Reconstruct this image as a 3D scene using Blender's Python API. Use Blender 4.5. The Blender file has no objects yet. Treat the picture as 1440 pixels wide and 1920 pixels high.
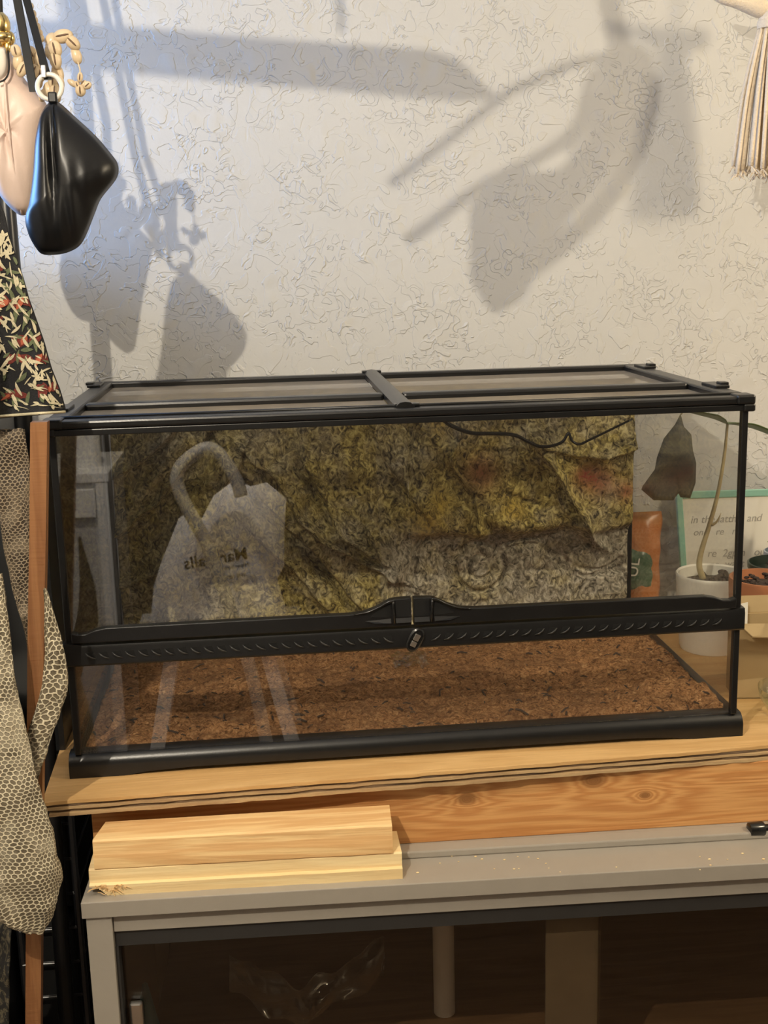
import bpy, bmesh, math, random
from mathutils import Vector, Matrix, noise as mn
random.seed(7)
PI = math.pi
S = bpy.context.scene
COL = S.collection

# ------------------------------------------------------------------ camera
F_PX, CAM = 2222.0, Vector((-.1789, -1.5034, .6609))
PITCH, YAW, ROLL = .2083, .096, -.0247
_f = Vector((math.sin(YAW)*math.cos(PITCH), math.cos(YAW)*math.cos(PITCH), -math.sin(PITCH)))
_r = Vector((math.cos(YAW), -math.sin(YAW), 0)); _u = _r.cross(_f)
CR = _r*math.cos(ROLL)+_u*math.sin(ROLL); CU = -_r*math.sin(ROLL)+_u*math.cos(ROLL); CF = _f
cd = bpy.data.cameras.new('camera'); cam = bpy.data.objects.new('camera', cd); COL.objects.link(cam)
M3 = Matrix((CR, CU, -CF)).transposed(); cam.matrix_world = Matrix.Translation(CAM) @ M3.to_4x4()
cd.sensor_fit = 'VERTICAL'; cd.sensor_height = 32.0; cd.sensor_width = 24.0
cd.lens = F_PX/1920*32.0; cd.clip_start = .05
S.camera = cam
# ------------------------------------------------------------------ world and light
w = bpy.data.worlds.new('world'); S.world = w; w.use_nodes = True
w.node_tree.nodes['Background'].inputs[0].default_value = (.55, .75, 1, 1)
w.node_tree.nodes['Background'].inputs[1].default_value = 1.0
S.view_settings.view_transform = 'Standard'; S.view_settings.look = 'None'
S.view_settings.exposure = 0.45
S.cycles.max_bounces = 8; S.cycles.transparent_max_bounces = 16; S.view_settings.gamma = 1.0; S.view_settings.use_curve_mapping = False
L1 = Vector((-.68, -1.32, 1.36)); L2 = Vector((1.55, -.70, 1.22))
def light(kind, name, loc, power, col, size, rot=None, sy=None):
    l = bpy.data.lights.new(name, kind); l.energy = power; l.color = col
    if kind == 'POINT': l.shadow_soft_size = size
    else:
        l.shape = 'RECTANGLE'; l.size = size; l.size_y = sy
    o = bpy.data.objects.new(name, l); COL.objects.link(o); o.location = loc
    if rot: o.rotation_euler = rot
    return o
light('POINT', 'ceiling_bulb_light', L1, 58, (1, .885, .71), .009)
light('POINT', 'globe_bulb_light', L2, 36, (1, .83, .58), .11)
# daylight through the window of the left wall
light('AREA', 'window_daylight', (-1.27, .40, .88), 13.0, (.20, .46, 1.0), .50, (0, math.radians(-90), 0), .36)

# ------------------------------------------------------------------ placing
def at(px, py, y):
    d = CF+CR*((px-720)/F_PX)+CU*((960-py)/F_PX)
    return CAM+d*((y-CAM.y)/d.y)
def atz(px, py, z):
    d = CF+CR*((px-720)/F_PX)+CU*((960-py)/F_PX)
    return CAM+d*((z-CAM.z)/d.z)
def lerp(a, b, t): return a+(b-a)*t
def interp(tab, t):
    if t <= tab[0][0]: return tab[0][1]
    for (a, x), (b, y) in zip(tab, tab[1:]):
        if t <= b: return lerp(x, y, (t-a)/(b-a))
    return tab[-1][1]
def fbm(p, o=4):
    return mn.fractal(p, 1.0, 2.0, o)
def spline(pts, n=6):
    pts = [Vector(p) for p in pts]; out = []
    P = [pts[0]*2-pts[1]]+pts+[pts[-1]*2-pts[-2]]
    for i in range(1, len(P)-2):
        a, b, c, d = P[i-1:i+3]
        for k in range(n):
            t = k/n
            out.append(.5*((2*b)+(c-a)*t+(2*a-5*b+4*c-d)*t*t+(3*b-a-3*c+d)*t**3))
    out.append(pts[-1]); return out

# ------------------------------------------------------------------ mesh building
class MB:
    def __init__(s): s.v = []; s.f = []; s.uv = []
    def add(s, vs, fs):
        o = len(s.v); s.v += [tuple(v) for v in vs]; s.f += [tuple(i+o for i in f) for f in fs]; return s
    def box(s, x0, x1, y0, y1, z0, z1):
        return s.add([(x0,y0,z0),(x1,y0,z0),(x1,y1,z0),(x0,y1,z0),(x0,y0,z1),(x1,y0,z1),(x1,y1,z1),(x0,y1,z1)],
            [(0,3,2,1),(4,5,6,7),(0,1,5,4),(1,2,6,5),(2,3,7,6),(3,0,4,7)])
    def hexa(s, bot, top):
        return s.add(list(bot)+list(top), [(3,2,1,0),(4,5,6,7),(0,1,5,4),(1,2,6,5),(2,3,7,6),(3,0,4,7)])
    def prism(s, poly, d):
        n = len(poly); d = Vector(d); a = [Vector(p) for p in poly]
        return s.add(a+[p+d for p in a], [tuple(range(n))[::-1], tuple(range(n, 2*n))]+[(i,(i+1)%n,(i+1)%n+n,i+n) for i in range(n)])
    def rings(s, R, cap=True, closed=True):
        n = len(R[0]); m = len(R); fs = []
        for i in range(m-1):
            for j in range(n if closed else n-1):
                k = (j+1)%n; fs.append((i*n+j, i*n+k, (i+1)*n+k, (i+1)*n+j))
        if cap and closed:
            fs.append(tuple(range(n))[::-1]); fs.append(tuple((m-1)*n+j for j in range(n)))
        return s.add([p for r in R for p in r], fs)
    def tube(s, pts, rad, n=8):
        pts = [Vector(p) for p in pts]; R = []; up = Vector((.31, .17, .93))
        for i, p in enumerate(pts):
            t = (pts[min(i+1, len(pts)-1)]-pts[max(i-1, 0)]).normalized()
            a = t.cross(up)
            if a.length < .05: a = t.cross(Vector((1, 0, 0)))
            a.normalize(); b = t.cross(a); up = -b if False else up
            r = rad(i/(len(pts)-1)) if callable(rad) else rad
            R.append([p+a*r*math.cos(2*PI*k/n)+b*r*math.sin(2*PI*k/n) for k in range(n)])
        return s.rings(R)
    def lathe(s, prof, c, n=32, cap=False):
        c = Vector(c)
        return s.rings([[c+Vector((r*math.cos(2*PI*k/n), r*math.sin(2*PI*k/n), z)) for k in range(n)] for r, z in prof], cap)
    def ball(s, c, rx, ry=None, rz=None, n=10, m=7, rot=None):
        ry = ry or rx; rz = rz or rx; c = Vector(c); R = []
        for i in range(m+1):
            a = -PI/2+PI*i/m; ca = max(math.cos(a), .02)
            ring = [Vector((rx*ca*math.cos(2*PI*k/n), ry*ca*math.sin(2*PI*k/n), rz*math.sin(a))) for k in range(n)]
            R.append([c+(rot @ p if rot else p) for p in ring])
        return s.rings(R)
    def grid(s, fn, nu, nv):
        vs = [fn(i/nu, j/nv) for j in range(nv+1) for i in range(nu+1)]
        s.uv = [(i/nu, j/nv) for j in range(nv+1) for i in range(nu+1)]
        return s.add(vs, [(j*(nu+1)+i, j*(nu+1)+i+1, (j+1)*(nu+1)+i+1, (j+1)*(nu+1)+i) for j in range(nv) for i in range(nu)])
def obj(name, mb, mat, parent=None, smooth=False, bevel=0, solid=0, auto=None):
    me = bpy.data.meshes.new(name); me.from_pydata(mb.v, [], mb.f); me.validate(); me.update()
    bm = bmesh.new(); bm.from_mesh(me); bmesh.ops.recalc_face_normals(bm, faces=bm.faces)
    if bevel:
        bmesh.ops.bevel(bm, geom=[e for e in bm.edges if len(e.link_faces) == 2 and e.calc_face_angle(0) > .5], offset=bevel, segments=2, profile=.5, affect='EDGES', clamp_overlap=True)
    bm.to_mesh(me); bm.free()
    if mat: me.materials.append(mat)
    if smooth or auto is not None:
        for p in me.polygons: p.use_smooth = True
        if auto is not None and hasattr(me, 'set_sharp_from_angle'): me.set_sharp_from_angle(angle=auto)
    o = bpy.data.objects.new(name, me); COL.objects.link(o)
    if solid:
        m = o.modifiers.new('thickness', 'SOLIDIFY'); m.thickness = solid; m.offset = 0
    if parent:
        o.parent = parent; o.matrix_parent_inverse = Matrix.Translation(-parent.location)
    return o
def tag(o, label, cat, group=None, kind=None):
    o['label'] = label; o['category'] = cat
    if group: o['group'] = group
    if kind: o['kind'] = kind
    return o
def thing(name, loc, label, cat, group=None):
    o = bpy.data.objects.new(name, None); COL.objects.link(o); o.location = loc; o.empty_display_size = .05
    return tag(o, label, cat, group)
def struct(name, mb, mat, parent=None, **k):
    o = obj(name, mb, mat, parent, **k)
    if not parent: o['kind'] = 'structure'
    return o
def text(name, s, size, mat, mw, parent=None, ext=.0002, shear=0, align='LEFT', space=1, bold=0.0):
    c = bpy.data.curves.new(name, 'FONT'); c.body = s; c.size = size; c.extrude = ext; c.shear = shear; c.align_x = align; c.space_character = space; c.offset = bold
    o = bpy.data.objects.new(name, c); me = bpy.data.meshes.new_from_object(o); bpy.data.objects.remove(o)
    me.materials.clear(); me.materials.append(mat)
    o = bpy.data.objects.new(name, me); COL.objects.link(o); o.matrix_world = mw
    if parent:
        o.parent = parent; o.matrix_parent_inverse = Matrix.Translation(-parent.location)
    return o

# ------------------------------------------------------------------ materials
class NT:
    def __init__(s, name):
        s.m = bpy.data.materials.new(name); s.m.use_nodes = True; s.t = s.m.node_tree; s.n = s.t.nodes; s.l = s.t.links
        s.b = s.n['Principled BSDF']; s.out = s.n['Material Output']
    def new(s, typ, ins=None, **kw):
        nd = s.n.new(typ)
        for k, v in kw.items(): setattr(nd, k, v)
        for k, v in (ins or {}).items(): s.set(nd, k, v)
        return nd
    def set(s, nd, k, v):
        sock = nd.inputs[k]
        if isinstance(v, bpy.types.NodeSocket): s.l.new(v, sock)
        else: sock.default_value = v
    def math(s, op, a, b=0.0, c=0.0, clamp=False):
        nd = s.n.new('ShaderNodeMath'); nd.operation = op; nd.use_clamp = clamp
        for i, v in enumerate((a, b, c)): s.set(nd, i, v)
        return nd.outputs[0]
    def coords(s, kind='Object', scale=(1,1,1), rot=(0,0,0), loc=(0,0,0)):
        tc = s.n.new('ShaderNodeTexCoord')
        mp = s.new('ShaderNodeMapping', {'Vector': tc.outputs[kind], 'Scale': scale, 'Rotation': rot, 'Location': loc})
        return mp.outputs[0]
    def noise(s, vec, scale, detail=3, rough=.55, dist=0, col=False):
        nd = s.new('ShaderNodeTexNoise', {'Vector': vec, 'Scale': scale, 'Detail': detail, 'Roughness': rough, 'Distortion': dist})
        return nd.outputs[1 if col else 0]
    def voro(s, vec, scale, feature='F1', rnd=1.0, out=0):
        nd = s.new('ShaderNodeTexVoronoi', {'Vector': vec, 'Scale': scale, 'Randomness': rnd}, feature=feature); return nd.outputs[out]
    def ramp(s, fac, stops, interp='LINEAR'):
        nd = s.n.new('ShaderNodeValToRGB'); s.l.new(fac, nd.inputs[0]); cr = nd.color_ramp; cr.interpolation = interp
        while len(cr.elements) < len(stops): cr.elements.new(.5)
        for e, (p, c) in zip(cr.elements, stops): e.position = p; e.color = (*c, 1)
        return nd.outputs[0]
    def mix(s, fac, a, b, blend='MIX'):
        nd = s.n.new('ShaderNodeMix'); nd.data_type = 'RGBA'; nd.blend_type = blend
        def cv(v): return v if isinstance(v, bpy.types.NodeSocket) else (*v, 1)
        s.set(nd, 0, fac); s.set(nd, 6, cv(a)); s.set(nd, 7, cv(b)); return nd.outputs[2]
    def remap(s, v, a, b, c=0.0, d=1.0, smooth=False):
        nd = s.new('ShaderNodeMapRange', {0: v, 1: a, 2: b, 3: c, 4: d}); nd.interpolation_type = 'SMOOTHSTEP' if smooth else 'LINEAR'; return nd.outputs[0]
    def bump(s, h, strength=.5, dist=.01):
        nd = s.new('ShaderNodeBump', {'Height': h, 'Strength': strength, 'Distance': dist}); s.l.new(nd.outputs[0], s.b.inputs['Normal']); return nd
    def base(s, col, rough=.5, metal=0, spec=.5):
        s.set(s.b, 'Base Color', col if isinstance(col, bpy.types.NodeSocket) else (*col, 1))
        s.set(s.b, 'Roughness', rough); s.set(s.b, 'Metallic', metal); s.set(s.b, 'Specular IOR Level', spec); return s
    def attr(s, name, out='Fac'):
        return s.new('ShaderNodeAttribute', attribute_name=name).outputs[out]
def plain(name, col, rough=.5, metal=0, var=.12, nscale=30, bump=0, bscale=80, spec=.5):
    t = NT(name); v = t.coords()
    n = t.noise(v, nscale, 3)
    c = t.mix(n, [x*(1-var) for x in col], [min(1, x*(1+var)) for x in col])
    t.base(c, rough, metal, spec)
    if bump: t.bump(t.noise(v, bscale, 4), bump, .004)
    return t.m
def glass(name, tint=(1, 1, 1), ior=1.52, rough=0.0):
    t = NT(name); t.n.remove(t.b)
    geo = t.new('ShaderNodeNewGeometry')
    i = t.remap(geo.outputs['Backfacing'], 0, 1, ior, 1/ior)
    fr = t.new('ShaderNodeFresnel', {'IOR': i})
    tr = t.new('ShaderNodeBsdfTransparent', {'Color': (*tint, 1)}); gl = t.new('ShaderNodeBsdfGlossy', {'Roughness': rough, 'Color': (1, 1, 1, 1)})
    mx = t.new('ShaderNodeMixShader', {0: fr.outputs[0], 1: tr.outputs[0], 2: gl.outputs[0]})
    t.l.new(mx.outputs[0], t.out.inputs[0]); return t.m
def wood(name, light_c, dark_c, scale=(2.2, 30, 30), rough=.6, band=7, knots=(), fine=.35, contrast=.5, wear=None):
    t = NT(name); v = t.coords()
    sep = t.new('ShaderNodeSeparateXYZ', {0: v})
    g = t.new('ShaderNodeMapping', {'Vector': v, 'Scale': scale}).outputs[0]
    n1 = t.noise(g, 1.0, 4, .6, .4)
    fac = t.math('MULTIPLY', n1, band)
    kc = None
    for (kx, kz, kr) in knots:
        dx = t.math('MULTIPLY', t.math('SUBTRACT', sep.outputs[0], kx), .62); dz = t.math('SUBTRACT', sep.outputs[2], kz)
        d = t.math('SQRT', t.math('ADD', t.math('MULTIPLY', dx, dx), t.math('MULTIPLY', dz, dz)))
        e = t.math('DIVIDE', kr*1.6, t.math('ADD', d, kr*.5))
        fac = t.math('ADD', fac, t.math('MULTIPLY', e, 2.6))
        k = t.remap(t.math('ADD', d, t.math('MULTIPLY', n1, kr*.5)), kr*.55, kr*1.25, 1, 0, True)
        kc = k if kc is None else t.math('MAXIMUM', kc, k)
    saw = t.math('PINGPONG', fac, .5)
    ring = t.remap(saw, .0, .5, 0, 1, True)
    c = t.mix(t.math('MULTIPLY', ring, contrast), light_c, dark_c)
    fn = t.noise(t.new('ShaderNodeMapping', {'Vector': v, 'Scale': (6, 260, 260)}).outputs[0], 1.0, 3)
    c = t.mix(t.math('MULTIPLY', fn, fine), c, [x*.45 for x in dark_c])
    if wear:
        wn = t.noise(v, 9, 4); c = t.mix(t.remap(wn, .52, .7, 0, .8), c, wear)
    if kc is not None: c = t.mix(t.math('MULTIPLY', kc, .85), c, [x*.48 for x in dark_c])
    t.base(c, rough); t.bump(t.math('ADD', fn, t.math('MULTIPLY', ring, .4)), .18, .003)
    return t.m

def mk_wall():
    t = NT('wall_paint'); v = t.coords()
    n1 = t.noise(v, 24, 2.5, .55, 1.0)
    st = t.remap(n1, .50, .522, 0, 1, True)
    n2 = t.noise(v, 34, 1.5, .5, 1.2)
    rd = t.remap(t.math('ABSOLUTE', t.math('SUBTRACT', n2, .5)), .0, .022, 1, 0, True)
    mk = t.remap(t.noise(v, 10, 2), .44, .60, 0, 1, True)
    mk2 = t.remap(t.noise(v, 13, 2, .5, .5), .46, .58, 0, 1, True)
    h = t.math('ADD', t.math('MULTIPLY', st, t.math('ADD', t.math('MULTIPLY', mk, .55), .15)), t.math('MULTIPLY', t.math('MULTIPLY', rd, mk2), .8))
    h = t.math('ADD', h, t.math('MULTIPLY', t.noise(v, 190, 2), .10))
    t.base(t.mix(t.noise(v, 3, 3), (.60, .595, .565), (.65, .64, .61)), .5, spec=.3)
    t.bump(h, .6, .0036); return t.m
M = {}
M['wall'] = mk_wall()
M['wall2'] = plain('side_wall_paint', (.42, .41, .39), .8)
M['ceil'] = plain('ceiling_paint', (.6, .59, .57), .9)
M['floor'] = wood('floor_boards', (.20, .13, .08), (.10, .06, .035), (1.2, 9, 9), .45)
M['black'] = plain('black_plastic', (.009, .009, .0092), .30, var=.3, bump=.05, bscale=500)
M['blackgloss'] = plain('glossy_black_plastic', (.009, .009, .009), .2)
M['lip'] = plain('lit_lip_plastic', (.03, .03, .029), .35)  # paler grey than the frame, standing in for light caught on the lips
M['hole'] = plain('vent_opening_black', (.001, .001, .001), .9)  # near-black colour stands in for shade inside slots and pockets
M['glass'] = glass('clear_glass', (.99, .99, .985), 1.78)
M['sideglass'] = glass('thin_side_glass', (.985, .99, .985), 1.28)
M['tint'] = glass('smoked_glass', (.80, .77, .72), 1.5)
M['bowlglass'] = glass('bowl_glass', (.90, .94, .92), 1.5)
M['silver'] = plain('brushed_metal', (.62, .6, .56), .3, 1)
M['gold'] = plain('gold_metal', (.85, .62, .25), .22, 1)
def mk_mesh():
    t = NT('screen_mesh'); t.base((.10, .095, .08), .6); t.n.remove(t.n['Principled BSDF'])
    v = t.coords(); n = t.noise(v, 14, 3)
    df = t.new('ShaderNodeBsdfDiffuse', {'Color': (.36, .31, .24, 1)}); gl = t.new('ShaderNodeBsdfGlossy', {'Color': (.4, .37, .32, 1), 'Roughness': .45})
    a = t.new('ShaderNodeMixShader', {0: .35, 1: df.outputs[0], 2: gl.outputs[0]})
    tr = t.new('ShaderNodeBsdfTransparent')
    mx = t.new('ShaderNodeMixShader', {0: t.remap(n, .2, .8, .62, .85), 1: tr.outputs[0], 2: a.outputs[0]}); t.l.new(mx.outputs[0], t.out.inputs[0]); return t.m
M['mesh'] = mk_mesh()
def mk_foam():
    t = NT('foam_rock'); v = t.coords()
    fib = t.noise(t.coords(scale=(1, 1, .8), rot=(0, .5, 0)), 95, 5, .6, 1.5)
    med = t.noise(v, 22, 4, .6, .6)
    moss = t.math('ADD', t.attr('moss'), t.remap(med, .3, .7, -.35, .35))
    rock = t.ramp(fib, [(.33, (.05, .043, .032)), (.5, (.31, .28, .215)), (.67, (.62, .57, .46))])
    grn = t.ramp(fib, [(.35, (.034, .024, .009)), (.5, (.30, .235, .068)), (.65, (.66, .56, .20))])
    c = t.mix(t.math('MULTIPLY', moss, 1, clamp=True), rock, grn)
    c = t.mix(t.math('MULTIPLY', t.attr('red'), t.remap(fib, .4, .62, .3, 1), clamp=True), c, (.32, .055, .04))
    c = t.mix(t.math('MULTIPLY', t.attr('yellow'), t.remap(fib, .42, .6, .2, 1), clamp=True), c, (.62, .42, .05))
    t.base(c, .8, spec=.3)
    t.bump(t.math('ADD', fib, t.math('MULTIPLY', med, .6)), .5, .005); return t.m
M['foam'] = mk_foam()
def mk_soil():
    t = NT('coconut_fibre_soil'); v = t.coords()
    fib = t.noise(v, 150, 5, .7, 1.2); med = t.noise(v, 13, 4, .6, .5)
    c = t.ramp(fib, [(.34, (.07, .030, .012)), (.52, (.40, .20, .085)), (.70, (.66, .42, .21))])
    c = t.mix(t.remap(med, .45, .7, 0, .55), c, (.13, .065, .034))
    t.base(c, .9, spec=.2); t.bump(t.math('ADD', fib, med), .9, .006); return t.m
M['soil'] = mk_soil()
M['potsoil'] = plain('dark_potting_soil', (.06, .042, .032), .95, var=.6, nscale=120, bump=.8, bscale=160)
M['ply'] = wood('plywood_face', (.72, .46, .20), (.52, .29, .10), (1.6, 16, 16), .55, 5, fine=.22, contrast=.55)
M['plyA'] = wood('veneer_pale', (.56, .39, .20), (.33, .20, .10), (3, 40, 40), .7, 4)
M['plyB'] = wood('veneer_dark', (.24, .155, .085), (.10, .06, .032), (3, 60, 60), .8, 6, wear=(.045, .03, .02))
M['fir'] = wood('fir_timber', (.72, .38, .14), (.52, .22, .065), (.9, 15, 26), .5, 7, knots=((.065, -.050, .0125), (.238, -.034, .014), (.310, -.060, .008)), fine=.2, contrast=.8)
M['pine'] = wood('pine_offcut', (.86, .60, .29), (.66, .36, .14), (1.3, 20, 26), .6, 6, fine=.12, contrast=.75)
M['pine2'] = wood('pale_pine_offcut', (.90, .72, .40), (.76, .53, .25), (1.3, 22, 26), .6, 5, fine=.12, contrast=.55)
M['stake'] = wood('varnished_pole', (.30, .14, .058), (.15, .055, .02), (30, 30, 2.0), .32, 5, fine=.12)
M['grey'] = plain('grey_powder_coat', (.34, .31, .265), .25, var=.05, bump=.04, bscale=600)
M['greydark'] = plain('dark_grey_metal', (.028, .027, .026), .5)
M['inner'] = wood('cabinet_inner_brown', (.24, .14, .068), (.14, .075, .033), (1, 9, 9), .7)
M['divider'] = plain('olive_brown_panel', (.20, .16, .11), .6)
M['ceramic'] = plain('white_ceramic', (.84, .81, .72), .35, var=.08, nscale=25)
M['terra'] = plain('terracotta', (.42, .165, .07), .75, var=.2, nscale=20, bump=.1)
M['mint'] = plain('mint_plastic', (.30, .58, .46), .3, var=.06)
M['paper'] = plain('white_paper', (.80, .77, .68), .7, var=.03)
M['ink'] = plain('grey_ink', (.42, .40, .36), .8)
M['darkink'] = plain('black_ink', (.02, .02, .025), .6)
M['kraft'] = plain('kraft_cardboard', (.46, .335, .17), .75, var=.1, nscale=14)
M['stem'] = plain('plant_stem', (.46, .37, .20), .5, var=.25, nscale=18)
M['leaf'] = plain('green_leaf', (.09, .16, .045), .4, var=.4, nscale=40)
M['darkshape'] = plain('dark_grey_shape', (.080, .082, .076), .6, var=.2, nscale=25)
M['succ'] = plain('succulent_leaf', (.24, .30, .05), .4, var=.4, nscale=50)
M['paleblue'] = plain('pale_blue_glaze', (.50, .56, .66), .3)
M['bag_o'] = plain('orange_plastic_film', (.55, .19, .05), .3, var=.3, nscale=10)
M['bag_g'] = plain('green_plastic_film', (.05, .13, .07), .3, var=.4, nscale=14)
M['cord'] = plain('cotton_cord', (.84, .71, .53), .85, var=.12, nscale=200, bump=.5, bscale=300)
M['pinkl'] = plain('pale_pink_leather', (.72, .56, .48), .42, var=.08, nscale=9, bump=.12, bscale=130)
M['blackl'] = plain('black_patent_leather', (.006, .006, .0065), .34, var=.2, bump=.03, bscale=25, spec=.4)
M['cream'] = plain('cream_ring', (.78, .74, .66), .3)
M['shell'] = plain('cowrie_shell', (.70, .55, .36), .28, var=.25, nscale=40)
M['shelld'] = plain('shell_opening', (.13, .07, .04), .6)
M['cloth'] = plain('black_embroidered_cloth', (.010, .010, .012), .85, var=.3, bump=.4, bscale=500)
M['cl1'] = plain('cream_thread', (.56, .50, .34), .8, var=.25, nscale=60, bump=.5, bscale=400)
M['cl2'] = plain('red_thread', (.15, .022, .016), .8, var=.35, nscale=60, bump=.5, bscale=400)
M['cl3'] = plain('green_thread', (.12, .14, .07), .8, var=.3, nscale=60, bump=.5, bscale=400)
M['cl4'] = plain('coral_thread', (.40, .10, .05), .8, var=.3, nscale=60)
M['rack'] = plain('rack_black_paint', (.014, .015, .017), .3)
M['white'] = plain('white_lacquer', (.70, .70, .70), .4)
M['pvc'] = plain('white_pipe_plastic', (.85, .83, .80), .45)
M['bagpaper'] = plain('white_plastic_bag', (.82, .81, .83), .4, var=.05, nscale=6, bump=.6, bscale=9)
M['tubegrey'] = plain('pale_grey_tube', (.50, .49, .47), .28)
M['blue'] = plain('blue_plastic', (.10, .22, .27), .5)
M['film'] = glass('clear_film', (.92, .92, .90), 1.7, .12)
def mk_shed(name, ridge, cell, alpha, su):
    t = NT(name); tc = t.n.new('ShaderNodeTexCoord')
    nz = t.noise(tc.outputs['Object'], 30, 2, col=True)
    uv = t.new('ShaderNodeVectorMath', {0: tc.outputs['UV'], 1: t.new('ShaderNodeVectorMath', {0: nz, 'Scale': .9}, operation='SCALE').outputs[0]}, operation='ADD').outputs[0]
    sp = t.new('ShaderNodeSeparateXYZ', {0: uv})
    x = t.math('MULTIPLY', sp.outputs[0], su); y = t.math('MULTIPLY', sp.outputs[1], su*.5774)
    def cell_(off):
        a = t.math('SUBTRACT', t.math('FRACT', t.math('ADD', x, off)), .5); b = t.math('MULTIPLY', t.math('SUBTRACT', t.math('FRACT', t.math('ADD', y, off)), .5), 1.732)
        a = t.math('ABSOLUTE', a); b = t.math('ABSOLUTE', b)
        return t.math('MAXIMUM', a, t.math('ADD', t.math('MULTIPLY', a, .5), t.math('MULTIPLY', b, .866)))
    hd = t.math('MINIMUM', cell_(0.0), cell_(.5))
    e = t.remap(hd, .33, .44, 0, 1, True)
    blot = t.remap(t.noise(tc.outputs['Object'], 12, 3), .42, .62, 0, 1)
    pale = t.remap(t.noise(tc.outputs['Object'], 26, 2), .50, .62, 0, .75)
    c = t.mix(e, t.mix(pale, t.mix(blot, cell, [k*.55 for k in cell]), [k*.62 for k in ridge]), ridge)
    t.base(c, .5, spec=.4); t.bump(e, .8, .002)
    t.set(t.b, 'Alpha', t.math('ADD', t.math('MULTIPLY', e, 1-alpha), alpha)); return t.m
M['shedA'] = mk_shed('brown_shed_skin', (.36, .29, .20), (.075, .055, .038), .85, 1.0)
M['shedB'] = mk_shed('pale_shed_skin', (.70, .62, .45), (.20, .165, .11), .80, 1.0)

# ------------------------------------------------------------------ the room
WY, FZ, CZ = .62, -.85, 1.66
XL, XR, YF = -1.25, 2.5, -3.4
struct('wall_back', MB().box(XL, XR, WY, WY+.1, FZ, CZ), M['wall'])
struct('floor', MB().box(XL, XR, YF, WY, FZ-.05, FZ), M['floor'])
struct('ceiling', MB().box(XL, XR, YF, WY, CZ, CZ+.05), M['ceil'])
struct('wall_right', MB().box(XR, XR+.1, YF, WY, FZ, CZ), M['wall2'])
struct('wall_front', MB().box(XL, XR, YF-.1, YF, FZ, CZ), plain('dark_room_wall', (.10, .09, .08), .8))  # dark colour stands in for the dim room, weakening its reflection in the glass
wy0, wy1, wz0, wz1 = .20, .60, .62, 1.16
mb = MB().box(XL-.1, XL, YF, WY, FZ, wz0).box(XL-.1, XL, YF, WY, wz1, CZ).box(XL-.1, XL, YF, wy0, wz0, wz1).box(XL-.1, XL, wy1, WY, wz0, wz1)
struct('wall_left', mb, M['wall2'])
wf = bpy.data.objects.new('window_1', None); COL.objects.link(wf); wf.location = (XL-.05, .40, wz0); wf['kind'] = 'structure'
obj('window_frame', MB().box(XL-.09, XL-.05, wy0, wy0+.02, wz0, wz1).box(XL-.09, XL-.05, wy1-.02, wy1, wz0, wz1).box(XL-.09, XL-.05, wy0, wy1, wz0, wz0+.02).box(XL-.09, XL-.05, wy0, wy1, wz1-.02, wz1), M['white'], wf)
obj('pane', MB().box(XL-.072, XL-.068, wy0+.02, wy1-.02, wz0+.02, wz1-.02), M['glass'], wf)

# ------------------------------------------------------------------ terrarium
W2, D, H = .4575, .50, .4777
T = thing('terrarium', (0, .25, 0), 'large glass terrarium with black frame, two front doors and mesh lid', 'terrarium')
def base_front():
    R = []
    for x in (-.4615, -.455, -.39, -.36, -.30, 0, .30, .36, .39, .455, .4615):
        lift = interp([(0, .0065), (.30, .0065), (.36, .004), (.39, 0), (.5, 0)], abs(x))
        k = .96 if abs(x) > .46 else 1
        pr = [(-.004, lift), (-.004, .0165), (-.0034, .0200), (-.0016, .0240), (.0016, .0278), (.0060, .0310), (.0115, .033*k), (.022, .033*k), (.022, lift)]
        R.append([(x, y, z) for y, z in pr])
    return MB().rings(R)
obj('base_rail', base_front(), M['black'], T, auto=.6)
for s in (-1, 1):
    a, b = sorted((s*.4610, s*.443))
    obj('base_rail', MB().box(a, b, .022, D-.02, 0, .031), M['black'], T, bevel=.003)
obj('base_rail', MB().box(-.461, .461, D-.02, D+.004, 0, .033), M['black'], T, bevel=.003)
obj('floor_pane', MB().box(-.443, .443, .022, D-.02, .010, .014), M['black'], T)
for s in (-1, 1):
    a, b = sorted((s*.4535, s*.4445))
    obj('upright', MB().box(a, b, .000, .010, .031, .459), M['black'], T, bevel=.0015)
    obj('upright', MB().box(a, b, D-.012, D-.002, .033, .459), M['black'], T, bevel=.0015)
    a, b = sorted((s*.4520, s*.4480))
    obj('side_pane', MB().box(a, b, .010, D-.012, .031, .458), M['sideglass'], T)
obj('back_pane', MB().box(-.4445, .4445, D-.008, D-.004, .033, .458), M['glass'], T)
obj('lower_front_pane', MB().box(-.4445, .4445, .004, .008, .031, .158), M['glass'], T)
# vent band
mb = MB()
R = []
for x in (-.4565, -.45, -.43, 0, .43, .45, .4565):
    z1 = .1835 if abs(x) < .44 else .1865
    R.append([(x, y, z) for y, z in ((-.005, .1555), (-.007, .158), (-.007, .180), (-.0055, z1), (.0, z1+.0006), (.009, z1+.0006), (.009, .1555))])
band = obj('vent_band', mb.rings(R), M['black'], T, auto=.6)
def louver(sgn):
    # louver: flat plate painted near-black for the shade of its mouth with a curved raised lip beneath it
    m = MB(); s = sgn
    m.prism([(-.0062*s, 0, .0028), (.0040*s, 0, .0034), (.0062*s, 0, -.0040), (.0010*s, 0, -.0024), (-.0030*s, 0, .0)], (0, -.0006, 0))
    return m
def lip(sgn):
    s = sgn
    return MB().tube([(-.0066*s, -.0004, .0022), (-.0036*s, -.0018, -.0010), (.0006*s, -.0024, -.0038), (.0064*s, -.0010, -.0056)], lambda t: .0006+.0008*math.sin(PI*t), 6)
lv = {}
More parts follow.
